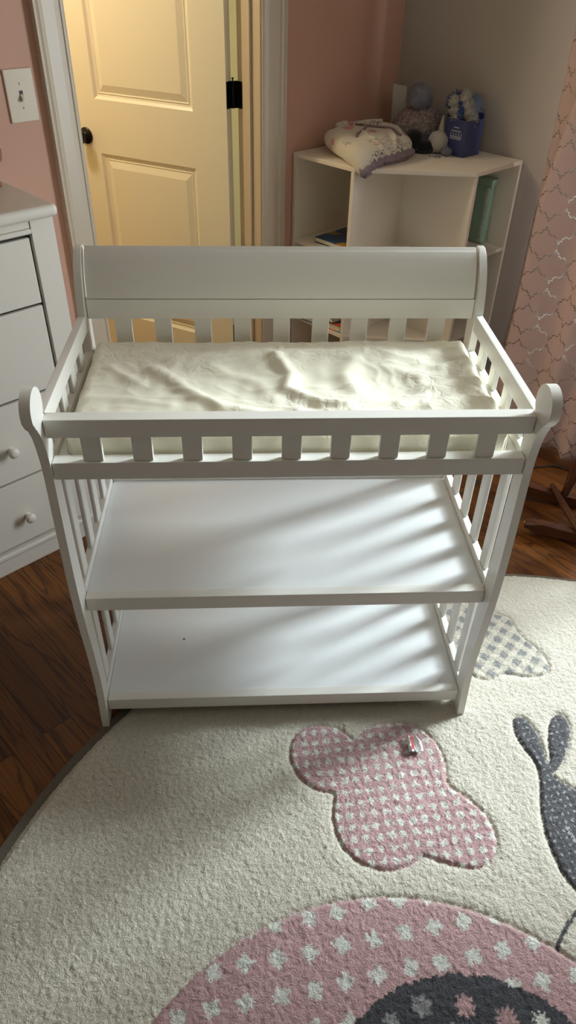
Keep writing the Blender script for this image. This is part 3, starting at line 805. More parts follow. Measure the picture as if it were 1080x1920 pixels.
def spiky(bm, c, r, n, L, w, flat=1.0, up=0.0):
    """a shaggy ball of tapered strands around c"""
    for k in range(n):
        zc = 1-2*(k+.5)/n; a = k*2.39996; q = math.sqrt(max(0, 1-zc*zc))
        d = Vector((q*math.cos(a), q*math.sin(a), zc*flat+up)).normalized()
        d = (d+Vector((random.uniform(-.25, .25), random.uniform(-.25, .25), random.uniform(-.25, .25)))).normalized()
        p0 = c+d*r*.55; p1 = c+d*(r+L*random.uniform(.5, 1.0))
        s_ = d.orthogonal().normalized(); t_ = d.cross(s_)
        base = [bm.verts.new(p0+(s_*math.cos(x)+t_*math.sin(x))*w) for x in (0, 2.09, 4.19)]
        tip = bm.verts.new(p1)
        for i in range(3): bm.faces.new((base[i], base[(i+1) % 3], tip))
def fuzzball(bm, c, r, amp=.12, sc=(1, 1, 1)):
    b = bmesh.new(); bmesh.ops.create_icosphere(b, subdivisions=3, radius=1.0)
    for v in b.verts:
        k = 1+amp*noise.noise(v.co*3+Vector(c)*9); v.co = Vector((c[0]+v.co.x*r*sc[0]*k, c[1]+v.co.y*r*sc[1]*k, c[2]+v.co.z*r*sc[2]*k))
    me = bpy.data.meshes.new('t'); b.to_mesh(me); bm.from_mesh(me); b.free()

# knit hat with pompom, leaning on the little plush
hx, hy, hz = .615, 2.035, 1.030
hat = thing('knit_hat', (hx, hy, hz), 0, 'grey and pink knit baby hat with a big yarn pompom on the corner shelf', 'hat')
bm = bmesh.new()
HM = Matrix.Translation((hx, hy, hz)) @ Matrix.Rotation(R(-6), 4, 'Y') @ Matrix.Rotation(R(6), 4, 'X')
lathe(bm, [(.085, .001), (.106, .000), (.112, .010), (.110, .024), (.102, .030), (.108, .045), (.106, .065), (.094, .086), (.076, .104), (.052, .120), (.030, .128), (0, .130)], 72, HM)
for v in bm.verts:
    a_ = math.atan2(v.co.y-hy, v.co.x-hx); k = 1+.035*math.sin(a_*24)+.05*noise.noise(v.co*12)
    v.co = Vector((hx+(v.co.x-hx)*k, hy+(v.co.y-hy)*k*.75, v.co.z))
link('crown', bm, M_KNIT, hat, smooth=180)
bm = bmesh.new(); pc = HM @ Vector((0, 0, .158)); fuzzball(bm, pc, .044); spiky(bm, pc, .046, 620, .017, .0028)
link('pompom', bm, M_POM, hat, smooth=180)

# small black and white plush in front of the hat
px_, py_ = .600, 1.885
pl = thing('plush_toy', (px_, py_, TOPZ), 0, 'small plush toy, black with a rounded white end, in front of the knit hat', 'plush toy')
bm = bmesh.new(); fuzzball(bm, (px_-.03, py_+.02, TOPZ+.041), .042, .12, (1.0, 1.1, .98)); fuzzball(bm, (px_+.015, py_-.005, TOPZ+.024), .026, .1, (1.5, .9, .9)); link('body', bm, M_FURK, pl, smooth=180)
bm = bmesh.new(); fuzzball(bm, (px_+.062, py_+.005, TOPZ+.040), .040, .08, (1, 1, 1)); link('white_end', bm, M_FURW, pl, smooth=180)
bm = bmesh.new(); lathe(bm, [(.016, 0), (.011, .03), (.005, .055), (0, .066)], 16, Matrix.Translation((px_+.078, py_+.03, TOPZ+.066))); link('horn', bm, M_LINEN, pl, smooth=60)
# grey yarn tassel on the shelf
tx, ty = .690, 1.842
bm = bmesh.new(); fuzzball(bm, (tx, ty, TOPZ+.014), .015, .2, (1.3, 1, .9)); spiky(bm, Vector((tx, ty, TOPZ+.014)), .015, 160, .014, .0016, .5, .25)
for v in bm.verts: v.co.z = max(v.co.z, TOPZ+.0005)
tag(link('tassel', bm, M_POM, loc=(tx, ty, TOPZ), smooth=180), 'little grey yarn tassel lying in front of the blue box', 'tassel')
bm = bmesh.new()
for k in range(26):
    x_, y_ = .642+random.gauss(0, .016), 1.825+random.gauss(0, .012); r_ = random.uniform(.0015, .0035)
    bmesh.ops.create_icosphere(bm, subdivisions=1, radius=r_, matrix=Matrix.Translation((x_, y_, TOPZ+r_*.8)))
tag(link('lint', bm, M_POM, loc=(.642, 1.825, TOPZ)), 'scattered grey lint crumbs on the shelf top beside the tassel', 'lint', kind='stuff')

# open blue card box with plush strands
bxx, bxy = .755, 1.880
gb = thing('card_box', (bxx, bxy, TOPZ), R(38), 'blue open card box with pale lettering stuffed with shaggy plush', 'box')
GF = MW[gb.name]
bm = bmesh.new(); h_ = .050; H_ = .125; t_ = .002
bx(bm, -h_, h_, -h_, h_, .0003, .003)
bx(bm, -h_, h_, -h_, -h_+t_, .003, H_); bx(bm, -h_, h_, h_-t_, h_, .003, H_+.015); bx(bm, -h_, -h_+t_, -h_+t_, h_-t_, .003, H_); bx(bm, h_-t_, h_, -h_+t_, h_-t_, .003, H_+.018)
link('carton', bm, M_NAVY, gb, GF)
def text(body, size, F, parent, mat, name='lettering', ext=.0003, bold=0.0):
    cu = bpy.data.curves.new(name, 'FONT'); cu.body = body; cu.size = size; cu.extrude = ext; cu.align_x = 'CENTER'; cu.align_y = 'CENTER'; cu.offset = bold
    to = bpy.data.objects.new('tmp', cu); COL.objects.link(to)
    dg = bpy.context.evaluated_depsgraph_get(); me = bpy.data.meshes.new_from_object(to.evaluated_get(dg))
    bpy.data.objects.remove(to)
    bm = bmesh.new(); bm.from_mesh(me)
    return link(name, bm, mat, parent, F)
bm = bmesh.new()
for zz, ww in ((.098, .016), (.086, .026), (.066, .030), (.060, .030)): bx(bm, -h_-.0006, -h_-.0001, -ww, ww-.006, zz-.002, zz+.002)
for k in range(5): bx(bm, -h_-.0007, -h_-.0001, -.030+k*.012, -.030+k*.012+.0035, .066, .080)
link('lettering', bm, M_PALE, gb, GF)
gp = thing('shaggy_plush', (bxx, bxy, TOPZ+.05), 0, 'shaggy white and blue plush toy poking out of the open blue box', 'plush toy')
bm = bmesh.new(); [fuzzball(bm, (bxx-.050+.006*k, bxy+.008-.004*k, 1.195-.026*k), .019-.001*k, .35) or spiky(bm, Vector((bxx-.050+.006*k, bxy+.008-.004*k, 1.195-.026*k)), .019, 120, .016, .0035) for k in range(3)]
[fuzzball(bm, (bxx-.012+.010*k, bxy-.004-.006*k, 1.210-.024*k), .020, .35) or spiky(bm, Vector((bxx-.012+.010*k, bxy-.004-.006*k, 1.210-.024*k)), .020, 120, .017, .0035) for k in range(4)]
link('white_mane', bm, M_FURW, gp, smooth=180)
bm = bmesh.new(); fuzzball(bm, (bxx-.022, bxy+.005, 1.15), .026, .1, (1, 1, 2.2)); fuzzball(bm, (bxx-.045, bxy+.035, 1.190), .026, .2, (1.2, 1, 1.1)); fuzzball(bm, (bxx-.005, bxy+.030, 1.200), .026, .2, (1.3, 1, .8)); spiky(bm, Vector((bxx-.03, bxy+.03, 1.195)), .034, 200, .012, .004, .9)
link('blue_body', bm, M_FURB, gp, smooth=180)
bm = bmesh.new(); spiky(bm, Vector((bxx+.028, bxy+.03, 1.175)), .03, 220, .030, .003, 1.3, .3); fuzzball(bm, (bxx+.028, bxy+.03, 1.165), .028, .1, (1, 1, 1.5))
link('blue_tuft', bm, M_FURG, gp, smooth=180)
# folded card behind the hat
bm = bmesh.new(); prism(bm, [(0, 0), (.075, 0), (.072, .19), (.010, .20)], 'y', 0, .004)
tag(link('card', bm, M_LINEN, frame=Matrix.Translation((.515, 2.125, TOPZ)) @ Matrix.Rotation(R(20), 4, 'Z') @ Matrix.Rotation(R(-8), 4, 'X'), loc=(.55, 2.13, TOPZ)), 'cream card standing behind the knit hat', 'card')

# ------------------------------------------------------------------ curtains
def curtain(name, base, wave, z0, z1, lab):
    """base(z) -> plan polyline of (n, s) control points"""
    rt = thing(name, room(base(1.0)[0][1], base(1.0)[0][0], 0), AZ, lab, 'curtain')
    nu, nv = 220, 90; rows = []
    for j in range(nv+1):
        z = z0+(z1-z0)*j/nv
        P = smooth_pts([(b, a, 0) for a, b in base(z)], 12)
        L = [0]
        for p, q in zip(P, P[1:]): L.append(L[-1]+(q-p).length)
        row = []
        for i in range(nu+1):
            d = L[-1]*i/nu; k = max(m for m in range(len(L)) if L[m] <= d+1e-9); k = min(k, len(P)-2)
            f = (d-L[k])/max(1e-9, L[k+1]-L[k]); p = P[k].lerp(P[k+1], f)
            row.append((Vector((p.x, p.y, z)), d))
        rows.append(row)
    L0 = rows[nv//2][-1][1]
    bm = bmesh.new()
    def fn(i, j):
        v = rows[int(round(j*nv))][int(round(i*nu))][0]
        w = .006*noise.noise(Vector((v.y*7, v.z*2.2, 4)))
        return Vector((v.x+w, v.y, v.z))
    grid(bm, nu, nv, fn, 'UVMap', lambda i, j: (i*L0, z0+(z1-z0)*j))
    o = link('cloth', bm, M_CURT, rt, ROOM, smooth=180)
    sd = o.modifiers.new('cloth_thickness', 'SOLIDIFY'); sd.thickness = .0012; sd.offset = 0
    return rt
def base_left(z):
    f = max(0, 1-z/.55)**1.3            # spreads and drapes towards the hem
    g = min(1, max(0, (z-.95)/.6))       # leading fold moves back towards the window higher up
    pts = [(.588+.03*f, 1.868-.01*f), (.570+.03*f, 1.842), (.545, 1.835), (.500-.04*g, 1.822), (.490-.06*g, 1.795),
           (.512-.085*g, 1.762-.01*f), (.515-.09*g, 1.742-.015*f), (.490-.08*g, 1.722-.03*f), (.420-.05*g, 1.735-.05*f), (.340, 1.762-.04*f), (.270, 1.725-.05*f), (.195, 1.760-.02*f),
           (.130, 1.728-.04*f), (.060, 1.765-.02*f), (.000, 1.730-.03*f), (-.060, 1.775), (-.115, 1.735), (-.17, 1.765)]
    return pts
cu1 = curtain('curtain', base_left, 0, .018, 2.345, 'pink curtain with silver trellis print hanging in front of the grey wall')
def base_sun_block(z):
    # unseen curtain, added and shaped to block sun: swept aside low, further across above
    e_ = -1.36+.60*min(1, max(0, (z-.80)/.50))**1.2
    st_ = (e_+1.78)/10
    return [(e_-st_*k, 1.775+(.03 if k % 2 else -.03)*(.5+.5*min(1, abs(z-.80)/.5))) for k in range(11)]
cu2 = curtain('curtain', base_sun_block, 0, .018, 2.345, 'pink silver trellis curtain added out of view at the right end of the window to block sun')
rod = thing('curtain_rod', room(1.80, -.5, 2.36), AZ, 'slim steel curtain rod above the window, carrying the pink curtains', 'curtain rod')
bm = bmesh.new(); tube(bm, [(1.78, -1.88, 2.360), (1.78, .72, 2.360)], .011, 16); link('rod', bm, M_STEEL, rod, ROOM, smooth=60)
for nn in (-1.84, .66):
    bm = bmesh.new(); tube(bm, [(1.78, nn, 2.360), (1.85, nn, 2.360), (1.914, nn, 2.360)], .007, 10); lathe(bm, [(0, 0), (.022, 0), (.022, .005), (0, .006)], 16, Matrix.Translation((1.909, nn, 2.360)) @ Matrix.Rotation(PI/2, 4, 'Y')); link('bracket', bm, M_STEEL, rod, ROOM, smooth=60)

# ------------------------------------------------------------------ rocking chair
def rocking_chair():
    # two rockers seen on the floor; chair axis runs along e1, width along e2 (world plan)
    p1 = Vector((.902, .777)); q1 = Vector((1.061, .714)); p2 = Vector((.868, 1.012)); q2 = Vector((1.071, .952))
    e1 = ((q1-p1)+(q2-p2)).normalized(); e2 = Vector((-e1.y, e1.x))
    mid = (p1+p2)/2
    rt = thing('rocking_chair', (mid.x+e1.x*.38, mid.y+e1.y*.38, 0), math.atan2(e1.y, e1.x), 'dark brown wooden rocking chair on curved rockers near the curtain', 'rocking chair')
    F = MW[rt.name]
    hw = abs((p2-p1).dot(e2))/2
    for sg in (-1, 1):
        bm = bmesh.new(); n = 24; x0, x1 = (-.43 if sg > 0 else -.335), .40; w = .017
        def zz(x): return .012+((x-.02)**2)*.19
        top = []; bot = []
        for k in range(n+1):
            x = x0+(x1-x0)*k/n; tpr = 1.0 if k > 1 else (.62, .9)[k]
            bot.append((x, zz(x)-.012+(1-tpr)*.012)); top.append((x, zz(x)-.012+.040*tpr))
        prism(bm, bot+top[::-1], 'y', sg*hw-w, sg*hw+w, .006)
        r = link('rocker', bm, M_ROCK, rt, F, smooth=50)
        bm = bmesh.new(); lathe(bm, [(0, 0), (.006, 0), (.004, .003), (0, .004)], 14, Matrix.Translation((x0, sg*hw, zz(x0)+.008)) @ Matrix.Rotation(-PI/2, 4, 'Y'))
        link('tack', bm, M_BRASS, r, F, smooth=60)
    def leg(x, y, xt, yt, z0, z1): 
        bm = bmesh.new(); P = [Vector((x, y, z0)).lerp(Vector((xt, yt, z1)), t/8) for t in range(9)]
        tube(bm, P, [.016, .018, .022, .024, .020, .017, .021, .019, .017], 16); return bm
    for sg in (-1, 1):
        link('leg', leg(-.195 if sg > 0 else -.12, sg*hw, -.15 if sg > 0 else -.09, sg*(hw+.015), .035, .40), M_ROCK, rt, F, smooth=60)
        link('leg', leg(.21, sg*hw, .17, sg*(hw+.015), .038, .40), M_ROCK, rt, F, smooth=60)
        bm = bmesh.new(); tube(bm, [(-.15, sg*(hw+.006), .20), (.19, sg*(hw+.006), .20)], .010, 12); link('stretcher', bm, M_ROCK, rt, F, smooth=60)
    bm = bmesh.new(); tube(bm, [(-.150, -hw-.01, .052), (-.195, 0, .056), (-.245, hw+.02, .066)], [.010, .014, .010], 14); link('stretcher', bm, M_ROCK, rt, F, smooth=60)
    bm = bmesh.new(); prism(bm, [(-.19, -hw-.05), (.20, -hw-.07), (.24, 0), (.20, hw+.07), (-.19, hw+.05)], 'z', .40, .43, .008); link('seat', bm, M_ROCK, rt, F, smooth=50)
    for k in range(5):
        y = (-1+k*.5)*(hw+.01); bm = bmesh.new(); tube(bm, smooth_pts([(.175, y, .425), (.23, y*1.1, .62), (.27, y*1.2, .80)], 4), .009 if 0 < k < 4 else .014, 12); link('spindle', bm, M_ROCK, rt, F, smooth=60)
    bm = bmesh.new(); tube(bm, smooth_pts([(.27, -1.2*hw-.03, .79), (.295, 0, .83), (.27, 1.2*hw+.03, .79)], 6), .024, 14); link('crest_rail', bm, M_ROCK, rt, F, smooth=60)
rocking_chair()

# cord on the floor
bm = bmesh.new(); tube(bm, smooth_pts([(.60, .93, .004), (.74, 1.02, .004), (.833, 1.098, .004), (.874, 1.133, .004), (.97, 1.178, .004), (1.061, 1.176, .004), (1.152, 1.182, .004), (1.218, 1.148, .004), (1.32, 1.20, .004), (1.40, 1.16, .004)], 6), .0032, 8)
tag(link('power_cord', bm, M_CORD, loc=(1.06, 1.17, 0), smooth=180), 'thin black power cord lying on the wood floor by the curtain', 'cord')

# ------------------------------------------------------------------ round rug
CLOUD= [(0.1779, -0.0732), (0.1963, -0.0553), (0.222, -0.0373), (0.2532, -0.0247), (0.295, -0.0213), (0.3295, -0.0273), (0.3565, -0.0405), (0.381, -0.065), (0.3972, -0.0985), (0.4039, -0.134), (0.4026, -0.1651), (0.3976, -0.1953), (0.405, -0.2163), (0.4281, -0.2347), (0.4494, -0.2584), (0.4695, -0.2844), (0.4806, -0.3123), (0.4838, -0.3392), (0.4791, -0.3652), (0.467, -0.3902), (0.4466, -0.4094), (0.4218, -0.4174), (0.3945, -0.4163), (0.3662, -0.4088), (0.3381, -0.3993), (0.3149, -0.3895), (0.3034, -0.384), (0.2891, -0.3925), (0.2615, -0.4058), (0.2353, -0.4136), (0.2102, -0.415), (0.1862, -0.4092), (0.1578, -0.3983), (0.1351, -0.3801), (0.1175, -0.3566), (0.1055, -0.325), (0.1009, -0.2927), (0.1025, -0.2598), (0.1093, -0.2231), (0.0786, -0.2162), (0.0528, -0.2006), (0.0298, -0.1791), (0.0149, -0.1513), (0.0065, -0.12), (0.0081, -0.0882), (0.02, -0.0559), (0.0414, -0.0366), (0.0712, -0.0261), (0.1005, -0.025), (0.1291, -0.0314), (0.1512, -0.0437), (0.1692, -0.0643)]
GING= [(0.6768, 0.3872), (0.6832, 0.369), (0.7036, 0.3608), (0.721, 0.3427), (0.7241, 0.3153), (0.7323, 0.281), (0.7454, 0.2521), (0.7632, 0.2282), (0.7737, 0.2049), (0.779, 0.1777), (0.7772, 0.1512), (0.7623, 0.1278), (0.7395, 0.1221), (0.7106, 0.1188), (0.6837, 0.1218), (0.658, 0.129), (0.638, 0.1318), (0.6143, 0.1219), (0.5903, 0.11), (0.571, 0.1148), (0.5555, 0.1216), (0.5479, 0.1326), (0.5349, 0.1502), (0.5117, 0.1553), (0.4889, 0.1779), (0.4757, 0.2142), (0.4586, 0.2515), (0.4575, 0.2989), (0.4749, 0.3474), (0.5058, 0.387), (0.5417, 0.4119), (0.5822, 0.4212), (0.6217, 0.4253), (0.6572, 0.4138)]
RAB= [(0.6176, -0.0293), (0.624, -0.0166), (0.6381, -0.0128), (0.6514, -0.0176), (0.6608, -0.035), (0.6686, -0.0563), (0.6728, -0.0771), (0.672, -0.1015), (0.673, -0.1255), (0.6709, -0.1527), (0.6725, -0.1585), (0.6818, -0.1414), (0.6875, -0.1141), (0.6965, -0.0821), (0.7079, -0.0535), (0.7219, -0.0285), (0.738, -0.014), (0.7528, -0.0088), (0.763, -0.017), (0.7679, -0.0343), (0.7644, -0.0596), (0.7523, -0.0881), (0.7323, -0.1236), (0.7109, -0.1541), (0.6891, -0.1763), (0.6756, -0.1852), (0.678, -0.1983), (0.6905, -0.2117), (0.7063, -0.2251), (0.7171, -0.2327), (0.7559, -0.2556), (0.7685, -0.308), (0.7581, -0.3733), (0.7117, -0.4483), (0.6705, -0.4902), (0.6436, -0.4977), (0.6281, -0.4743), (0.6174, -0.4535), (0.6085, -0.4264), (0.6056, -0.3989), (0.6026, -0.3706), (0.6027, -0.3416), (0.606, -0.312), (0.61, -0.2851), (0.6196, -0.2506), (0.6312, -0.2151), (0.6381, -0.1782), (0.6363, -0.1515), (0.6279, -0.1278), (0.6166, -0.0956), (0.6121, -0.0627)]
STRING= [(0.6467, -0.4893), (0.6108, -0.5214), (0.5856, -0.5421), (0.5628, -0.5651), (0.5454, -0.5902)]
ARM= [(0.6551, -0.3305), (0.6678, -0.3667), (0.6812, -0.3986)]

RC = np.array([.657, -.883]); RR = 1.4444
PC = np.array([.668, -.880]); PR = 1.428
def poly_in(X, Y, P):
    P = np.array(P); c = np.zeros(X.shape, bool); n = len(P); j = n-1
    for i in range(n):
        xi, yi = P[i]; xj, yj = P[j]
        with np.errstate(divide='ignore', invalid='ignore'):
            c ^= ((yi > Y) != (yj > Y)) & (X < (xj-xi)*(Y-yi)/(yj-yi+1e-15)+xi)
        j = i
    return c
def seg_dist(X, Y, P, closed=True):
    P = np.array(P); d = np.full(X.shape, 9.0); n = len(P)
    for i in range(n if closed else n-1):
        a = P[i]; b = P[(i+1) % n]; v = b-a
        t = np.clip(((X-a[0])*v[0]+(Y-a[1])*v[1])/(v@v+1e-12), 0, 1)
        d = np.minimum(d, np.hypot(X-a[0]-v[0]*t, Y-a[1]-v[1]*t))
    return d
def smooth_poly(P, n=3): return [(p.x, p.y) for p in smooth_pts([(a, b, 0) for a, b in P], n, True)]
def vnoise(shape, step):
    """smooth value noise on the grid with cells of `step` samples"""
    a, b = shape; g = rng.random((a//step+3, b//step+3))
    ia = np.arange(a)/step; ib = np.arange(b)/step
    i0 = ia.astype(int); j0 = ib.astype(int); fa = (ia-i0); fb = (ib-j0); fa = fa*fa*(3-2*fa); fb = fb*fb*(3-2*fb)
    fa = fa[:, None]; fb = fb[None, :]
    g00 = g[np.ix_(i0, j0)]; g10 = g[np.ix_(i0+1, j0)]; g01 = g[np.ix_(i0, j0+1)]; g11 = g[np.ix_(i0+1, j0+1)]
    return (g00*(1-fa)+g10*fa)*(1-fb)+(g01*(1-fa)+g11*fa)*fb
def build_rug():
    st = .003
    xs = np.concatenate([np.arange(-.765, 1.12, st), np.arange(1.14, 2.11, .03)])
    ys = np.concatenate([np.arange(-2.32, -.90, .03), np.arange(-.88, .60, st)])
    X, Y = np.meshgrid(xs, ys, indexing='ij'); sh = X.shape
    jx = (rng.random(sh)-.5); jy = (rng.random(sh)-.5)
    fine = (X < 1.13) & (Y > -.89)
    Xj = X+np.where(fine, jx*.0016, 0); Yj = Y+np.where(fine, jy*.0016, 0)
    Xs = X+jx*.004; Ys = Y+jy*.004           # ragged tuft edges for the pattern
    cl, gi, ra = smooth_poly(CLOUD), smooth_poly(GING), smooth_poly(RAB, 2)
    DC, DR_ = np.array([.1775, -1.0857]), .615; IC, IR = np.array([.310, -.943]), .3152
    reg = np.zeros(sh, int)
    rd = np.hypot(Xs-DC[0], Ys-DC[1])
    ri = np.hypot(Xs-IC[0], Ys-IC[1])
    reg[rd < DR_] = 4; reg[(ri < IR+(vnoise(sh, 3)-.5)*.012) & (rd < DR_)] = 5
    win = fine
    ci = poly_in(Xs, Ys, cl); reg[ci] = 1
    gg = poly_in(Xs, Ys, gi); reg[gg & (reg == 0)] = 2
    rb = poly_in(Xs, Ys, ra); reg[rb] = 3
    sd = seg_dist(Xs, Ys, STRING, False); reg[(sd < .0042+(vnoise(sh, 2)-.5)*.004) & (reg == 0)] = 6
    # colours
    cream = np.array(srgb(215, 208, 192)[:3]); pink = np.array(srgb(192, 156, 155)[:3]); dgrey = np.array(srgb(84, 83, 86)[:3]); white = np.array(srgb(218, 218, 208)[:3]); mgrey = np.array(srgb(158, 158, 156)[:3])
    Cc = np.zeros(sh+(3,)); Cc[:] = cream
    def lattice(o, a, b, X_, Y_):
        A = np.array([a, b]).T; inv = np.linalg.inv(A); p = inv[0, 0]*(X_-o[0])+inv[0, 1]*(Y_-o[1]); q = inv[1, 0]*(X_-o[0])+inv[1, 1]*(Y_-o[1]); return p, q
    def dots(o, a, b, rad, wob):
        p, q = lattice(o, a, b, Xs, Ys); ip, iq = np.round(p), np.round(q)
        cx = o[0]+ip*a[0]+iq*b[0]; cy = o[1]+ip*a[1]+iq*b[1]
        hsh = np.modf(np.abs(np.sin(ip*12.9898+iq*78.233))*43758.5)[0]; h2 = np.modf(np.abs(np.sin(ip*39.34+iq*11.13))*24634.6)[0]
        cx = cx+(hsh-.5)*rad*.5; cy = cy+(h2-.5)*rad*.5
        ang = np.arctan2(Ys-cy, Xs-cx)
        return np.hypot(Xs-cx, Ys-cy) < rad*(1+.16*np.sin(ang*4+hsh*6)+.12*np.sin(ang*7+h2*9)+(vnoise(sh, 2)-.5)*wob)
    m = reg == 1; Cc[m] = pink; d1 = dots((.146, -.3117), (.0294, .0026), (-.0015, .0299), .0082, .9); Cc[m & d1] = white
    m = reg == 4; Cc[m] = pink*1.03; d2 = dots((-.0403, -.5145), (.0671, .0093), (.0004, -.0688), .0158, .5); Cc[m & d2] = white
    m = reg == 2; p, q = lattice((.6831, .2924), (.0296, -.0280), (-.0281, -.0328), Xs, Ys)
    s1 = (np.abs(p-np.round(p)) < .27); s2 = (np.abs(q-np.round(q)) < .27); f = (s1.astype(float)+s2.astype(float))
    gm = np.where(f[..., None] > 1.5, mgrey*.85, np.where(f[..., None] > .5, cream*.86, cream*1.05))
    Cc[m] = (gm*(0.80+.40*rng.random(sh))[..., None])[m]
    m = reg == 3; Cc[m] = dgrey; nz = vnoise(sh, 2); d3 = dots((.65, -.05), (.0168, .004), (-.003, .0172), .0027, 1.6); Cc[m & d3] = np.array(srgb(170, 168, 168)[:3])
    ad = seg_dist(Xs, Ys, ARM, False); Cc[m & (ad < .0035+(vnoise(sh, 2)-.5)*.005)] = np.array(srgb(178, 176, 174)[:3])
    m = reg == 6; Cc[m] = dgrey
    m = reg == 5; Cc[m] = np.array(srgb(72, 72, 76)[:3])
    # blossoms and leaves woven into the dark disc
    R2 = np.random.default_rng(5); placed = []
    for k in range(900):
        if len(placed) > 62: break
        a_ = R2.uniform(0, 2*PI); rr = IR*math.sqrt(R2.uniform(0, .93)); c0 = IC+rr*np.array([math.cos(a_), math.sin(a_)])
        if any(np.hypot(*(c0-p_)) < .052 for p_ in placed): continue
        placed.append(c0); typ = R2.integers(0, 4); col = [white, pink, mgrey*.8, pink*.9][typ]; rad = R2.uniform(.014, .024); ph = R2.uniform(0, 6)
        w = (np.abs(X-c0[0]) < .05) & (np.abs(Y-c0[1]) < .05); dx, dy = Xs[w]-c0[0], Ys[w]-c0[1]; an = np.arctan2(dy, dx); dd = np.hypot(dx, dy)
        kf = [5, 4, 3, 6][typ]; inside = dd < rad*(.62+.42*np.cos(kf*an+ph)**2+.1*(R2.random(dd.shape)-.5)*2)
        tmp = Cc[w]; ok = inside & (reg[w] == 5); tmp[ok] = col; Cc[w] = tmp
    Cc *= (0.93+.14*rng.random(sh))[..., None]
    # relief: curly tufts, carved grooves along every motif outline, motifs a little proud
    tuft = .0026*(vnoise(sh, 2)-.5)+.0014*(vnoise(sh, 3)-.5)+.0006*(vnoise(sh, 8)-.5)+.0012*(rng.random(sh)-.5)
    Z = np.full(sh, .0125)
    dmin = np.full(sh, 9.0)
    for P in (cl, gi, ra): dmin = np.minimum(dmin, seg_dist(X, Y, P))
    dd_ = np.abs(np.hypot(X-DC[0], Y-DC[1])-DR_); dmin = np.minimum(dmin, dd_)
    inside = (reg > 0) & (reg < 6)
    Z += np.where(inside, .0022, 0.0)*np.clip(dmin/.008, 0, 1)
    Z -= .0042*np.exp(-(dmin/.0050)**2)
    Z += .0016*np.exp(-((dmin-.03)/.02)**2)*(~inside)
    re = PR-np.hypot(X-PC[0], Y-PC[1])
    Z *= np.clip(.35+re/.022, 0, 1)
    Z = np.maximum(Z+np.where(fine, tuft, 0), .0035)
    keep_v = re > -.0015
    kf = keep_v[:-1, :-1] & keep_v[1:, :-1] & keep_v[1:, 1:] & keep_v[:-1, 1:]
    idx = np.arange(X.size).reshape(sh)
    root = thing('round_rug', (.3, -.4, 0), 0, 'large round cream rug with pink, grey and rabbit motifs under the changing table', 'rug')
    names = {0: 'pile', 1: 'cloud_motif', 2: 'gingham_motif', 3: 'rabbit_motif', 4: 'disc_motif', 5: 'blossom_motif', 6: 'string_motif'}
    labs = {1: 'pink spotted cloud motif woven in the rug', 2: 'grey gingham cloud motif woven in the rug', 3: 'dark grey speckled rabbit motif woven in the rug', 4: 'pink disc motif with large white dots', 5: 'dark grey blossom patterned disc motif', 6: 'thin dark grey string motif'}
    fr = reg[:-1, :-1]
    V = np.stack([Xj-.3, Yj+.4, Z], -1).reshape(-1, 3); CF = np.concatenate([Cc.reshape(-1, 3), np.ones((X.size, 1))], 1)
    for r, nme in names.items():
        mk = kf & (fr == r); a = idx[:-1, :-1][mk]; b = idx[1:, :-1][mk]; c = idx[1:, 1:][mk]; d = idx[:-1, 1:][mk]
        F = np.stack([a, b, c, d], 1)
        if len(F) == 0: continue
        u, invx = np.unique(F.ravel(), return_inverse=True); F2 = invx.reshape(-1, 4)
        me = bpy.data.meshes.new(nme); me.vertices.add(len(u)); me.vertices.foreach_set('co', V[u].astype(np.float32).ravel())
        me.loops.add(F2.size); me.loops.foreach_set('vertex_index', F2.astype(np.int32).ravel())
        me.polygons.add(len(F2)); me.polygons.foreach_set('loop_start', (np.arange(len(F2))*4).astype(np.int32)); me.polygons.foreach_set('loop_total', np.full(len(F2), 4, np.int32))
        me.polygons.foreach_set('use_smooth', np.ones(len(F2), bool))
        me.update(calc_edges=True)
        at = me.attributes.new('Col', 'FLOAT_COLOR', 'POINT'); at.data.foreach_set('color', CF[u].astype(np.float32).ravel())
        me.materials.append(M_PILE); me.validate()
        o = bpy.data.objects.new(nme, me); COL.objects.link(o); o.parent = root
        if r in labs: o['label'] = labs[r]
    bm = bmesh.new(); lathe(bm, [(0, .0004), (RR-.004, .0004), (RR, .002), (RR-.001, .0042), (RR-.012, .0052), (RR-.03, .0034), (0, .0030)], 220, Matrix.Translation((RC[0], RC[1], 0)))
    label(link('backing', bm, M_BACKING, root, smooth=60), 'grey brown bound edge of the rug')
build_rug()

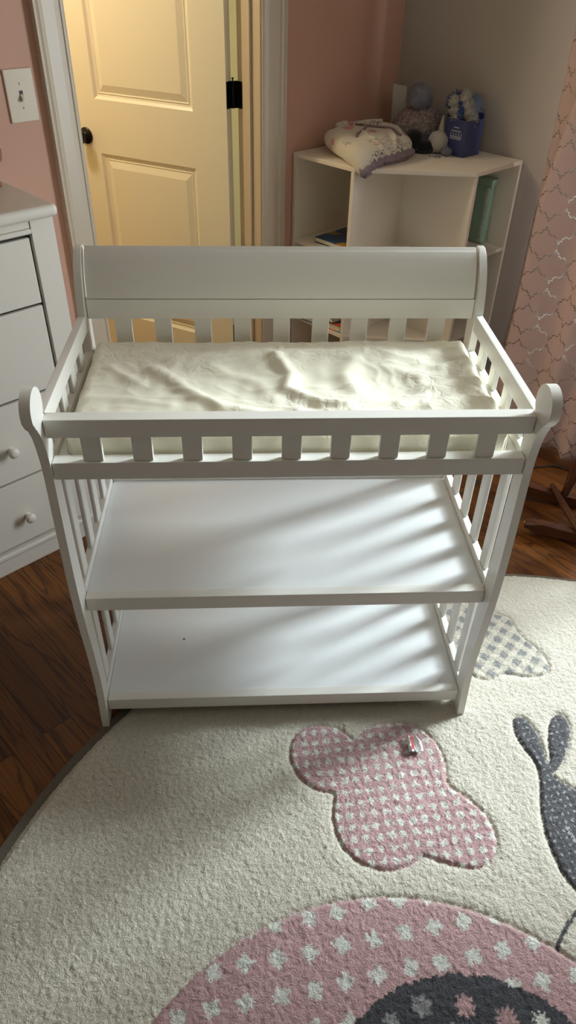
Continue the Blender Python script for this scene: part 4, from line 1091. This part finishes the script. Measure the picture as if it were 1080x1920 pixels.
# crumpled wrapper scrap on the pink cloud
wz = .0175
wp = thing('wrapper_scrap', (.331, -.098, wz), 0, 'crumpled white plastic wrapper scrap with red lettering on the pink cloud', 'wrapper')
def wfn(i, j):
    # i across (left -> right), j from top to bottom
    L0 = Vector((.3155, -.072, 0)); L1 = Vector((.3150, -.121, 0)); R0 = Vector((.334, -.073, 0)); R1 = Vector((.351, -.122, 0))
    bul = 1-abs(2*j-1)**2
    p = (L0.lerp(L1, j)).lerp(R0.lerp(R1, j), i) + Vector((.010*bul*i**2, 0, 0))
    fold = .010*max(0, 1-abs(i-.47)/.10)+.006*math.sin(i*9)+.004*noise.noise(Vector((i*5, j*6, 2)))+.006*i*math.sin(j*7)
    return Vector((p.x, p.y, wz+.006+fold*.8))
bm = bmesh.new(); grid(bm, 26, 26, wfn)
o = link('foil', bm, M_WRAP, wp, smooth=60)
sd = o.modifiers.new('film', 'SOLIDIFY'); sd.thickness = .0004
TF = Matrix.Translation((.3262, -.0975, wz+.0145)) @ Matrix.Rotation(R(-93), 4, 'Z') @ Matrix.Rotation(R(-10), 4, 'X')
text('HUGGIES', .0098, TF, wp, M_RED, bold=.0005)

# ------------------------------------------------------------------ light
w = bpy.data.worlds.new('sky'); SC.world = w; w.use_nodes = True
bg = w.node_tree.nodes['Background']; bg.inputs[0].default_value = (0.72, 0.86, 1.0, 1); bg.inputs[1].default_value = 1.5
def light(name, typ, loc, energy, col, **k):
    d = bpy.data.lights.new(name, typ); d.energy = energy; d.color = col
    for a, v in k.items(): setattr(d, a, v)
    o = bpy.data.objects.new(name, d); COL.objects.link(o); o.location = loc; return o
SUN_AZ = R(25.6)
SUN_EL = R(28.5)
sd_ = Vector((math.cos(SUN_AZ)*math.cos(SUN_EL), math.sin(SUN_AZ)*math.cos(SUN_EL), math.sin(SUN_EL)))
sun = light('sun', 'SUN', sd_*6, 4.7, (0.84, 0.97, 1.0), angle=R(11))
sun.rotation_euler = sd_.to_track_quat('Z', 'Y').to_euler()
AN0, AN1, AZ0, AZ1 = -1.15, -.08, .50, 2.1
al = light('window_daylight', 'AREA', room(WB+.14, (AN0+AN1)/2, (AZ0+AZ1)/2), 88, (0.86, 0.95, 1.0), shape='RECTANGLE', size=AN1-AN0, size_y=AZ1-AZ0)
al.rotation_euler = (Matrix.Rotation(AZ, 3, 'Z') @ Matrix(((0, 0, 1), (1, 0, 0), (0, 1, 0)))).to_euler()
hl = light('hall_lamp', 'POINT', room(.15, 2.12, 2.28), 31, (1.0, 0.86, 0.63), shadow_soft_size=.10)
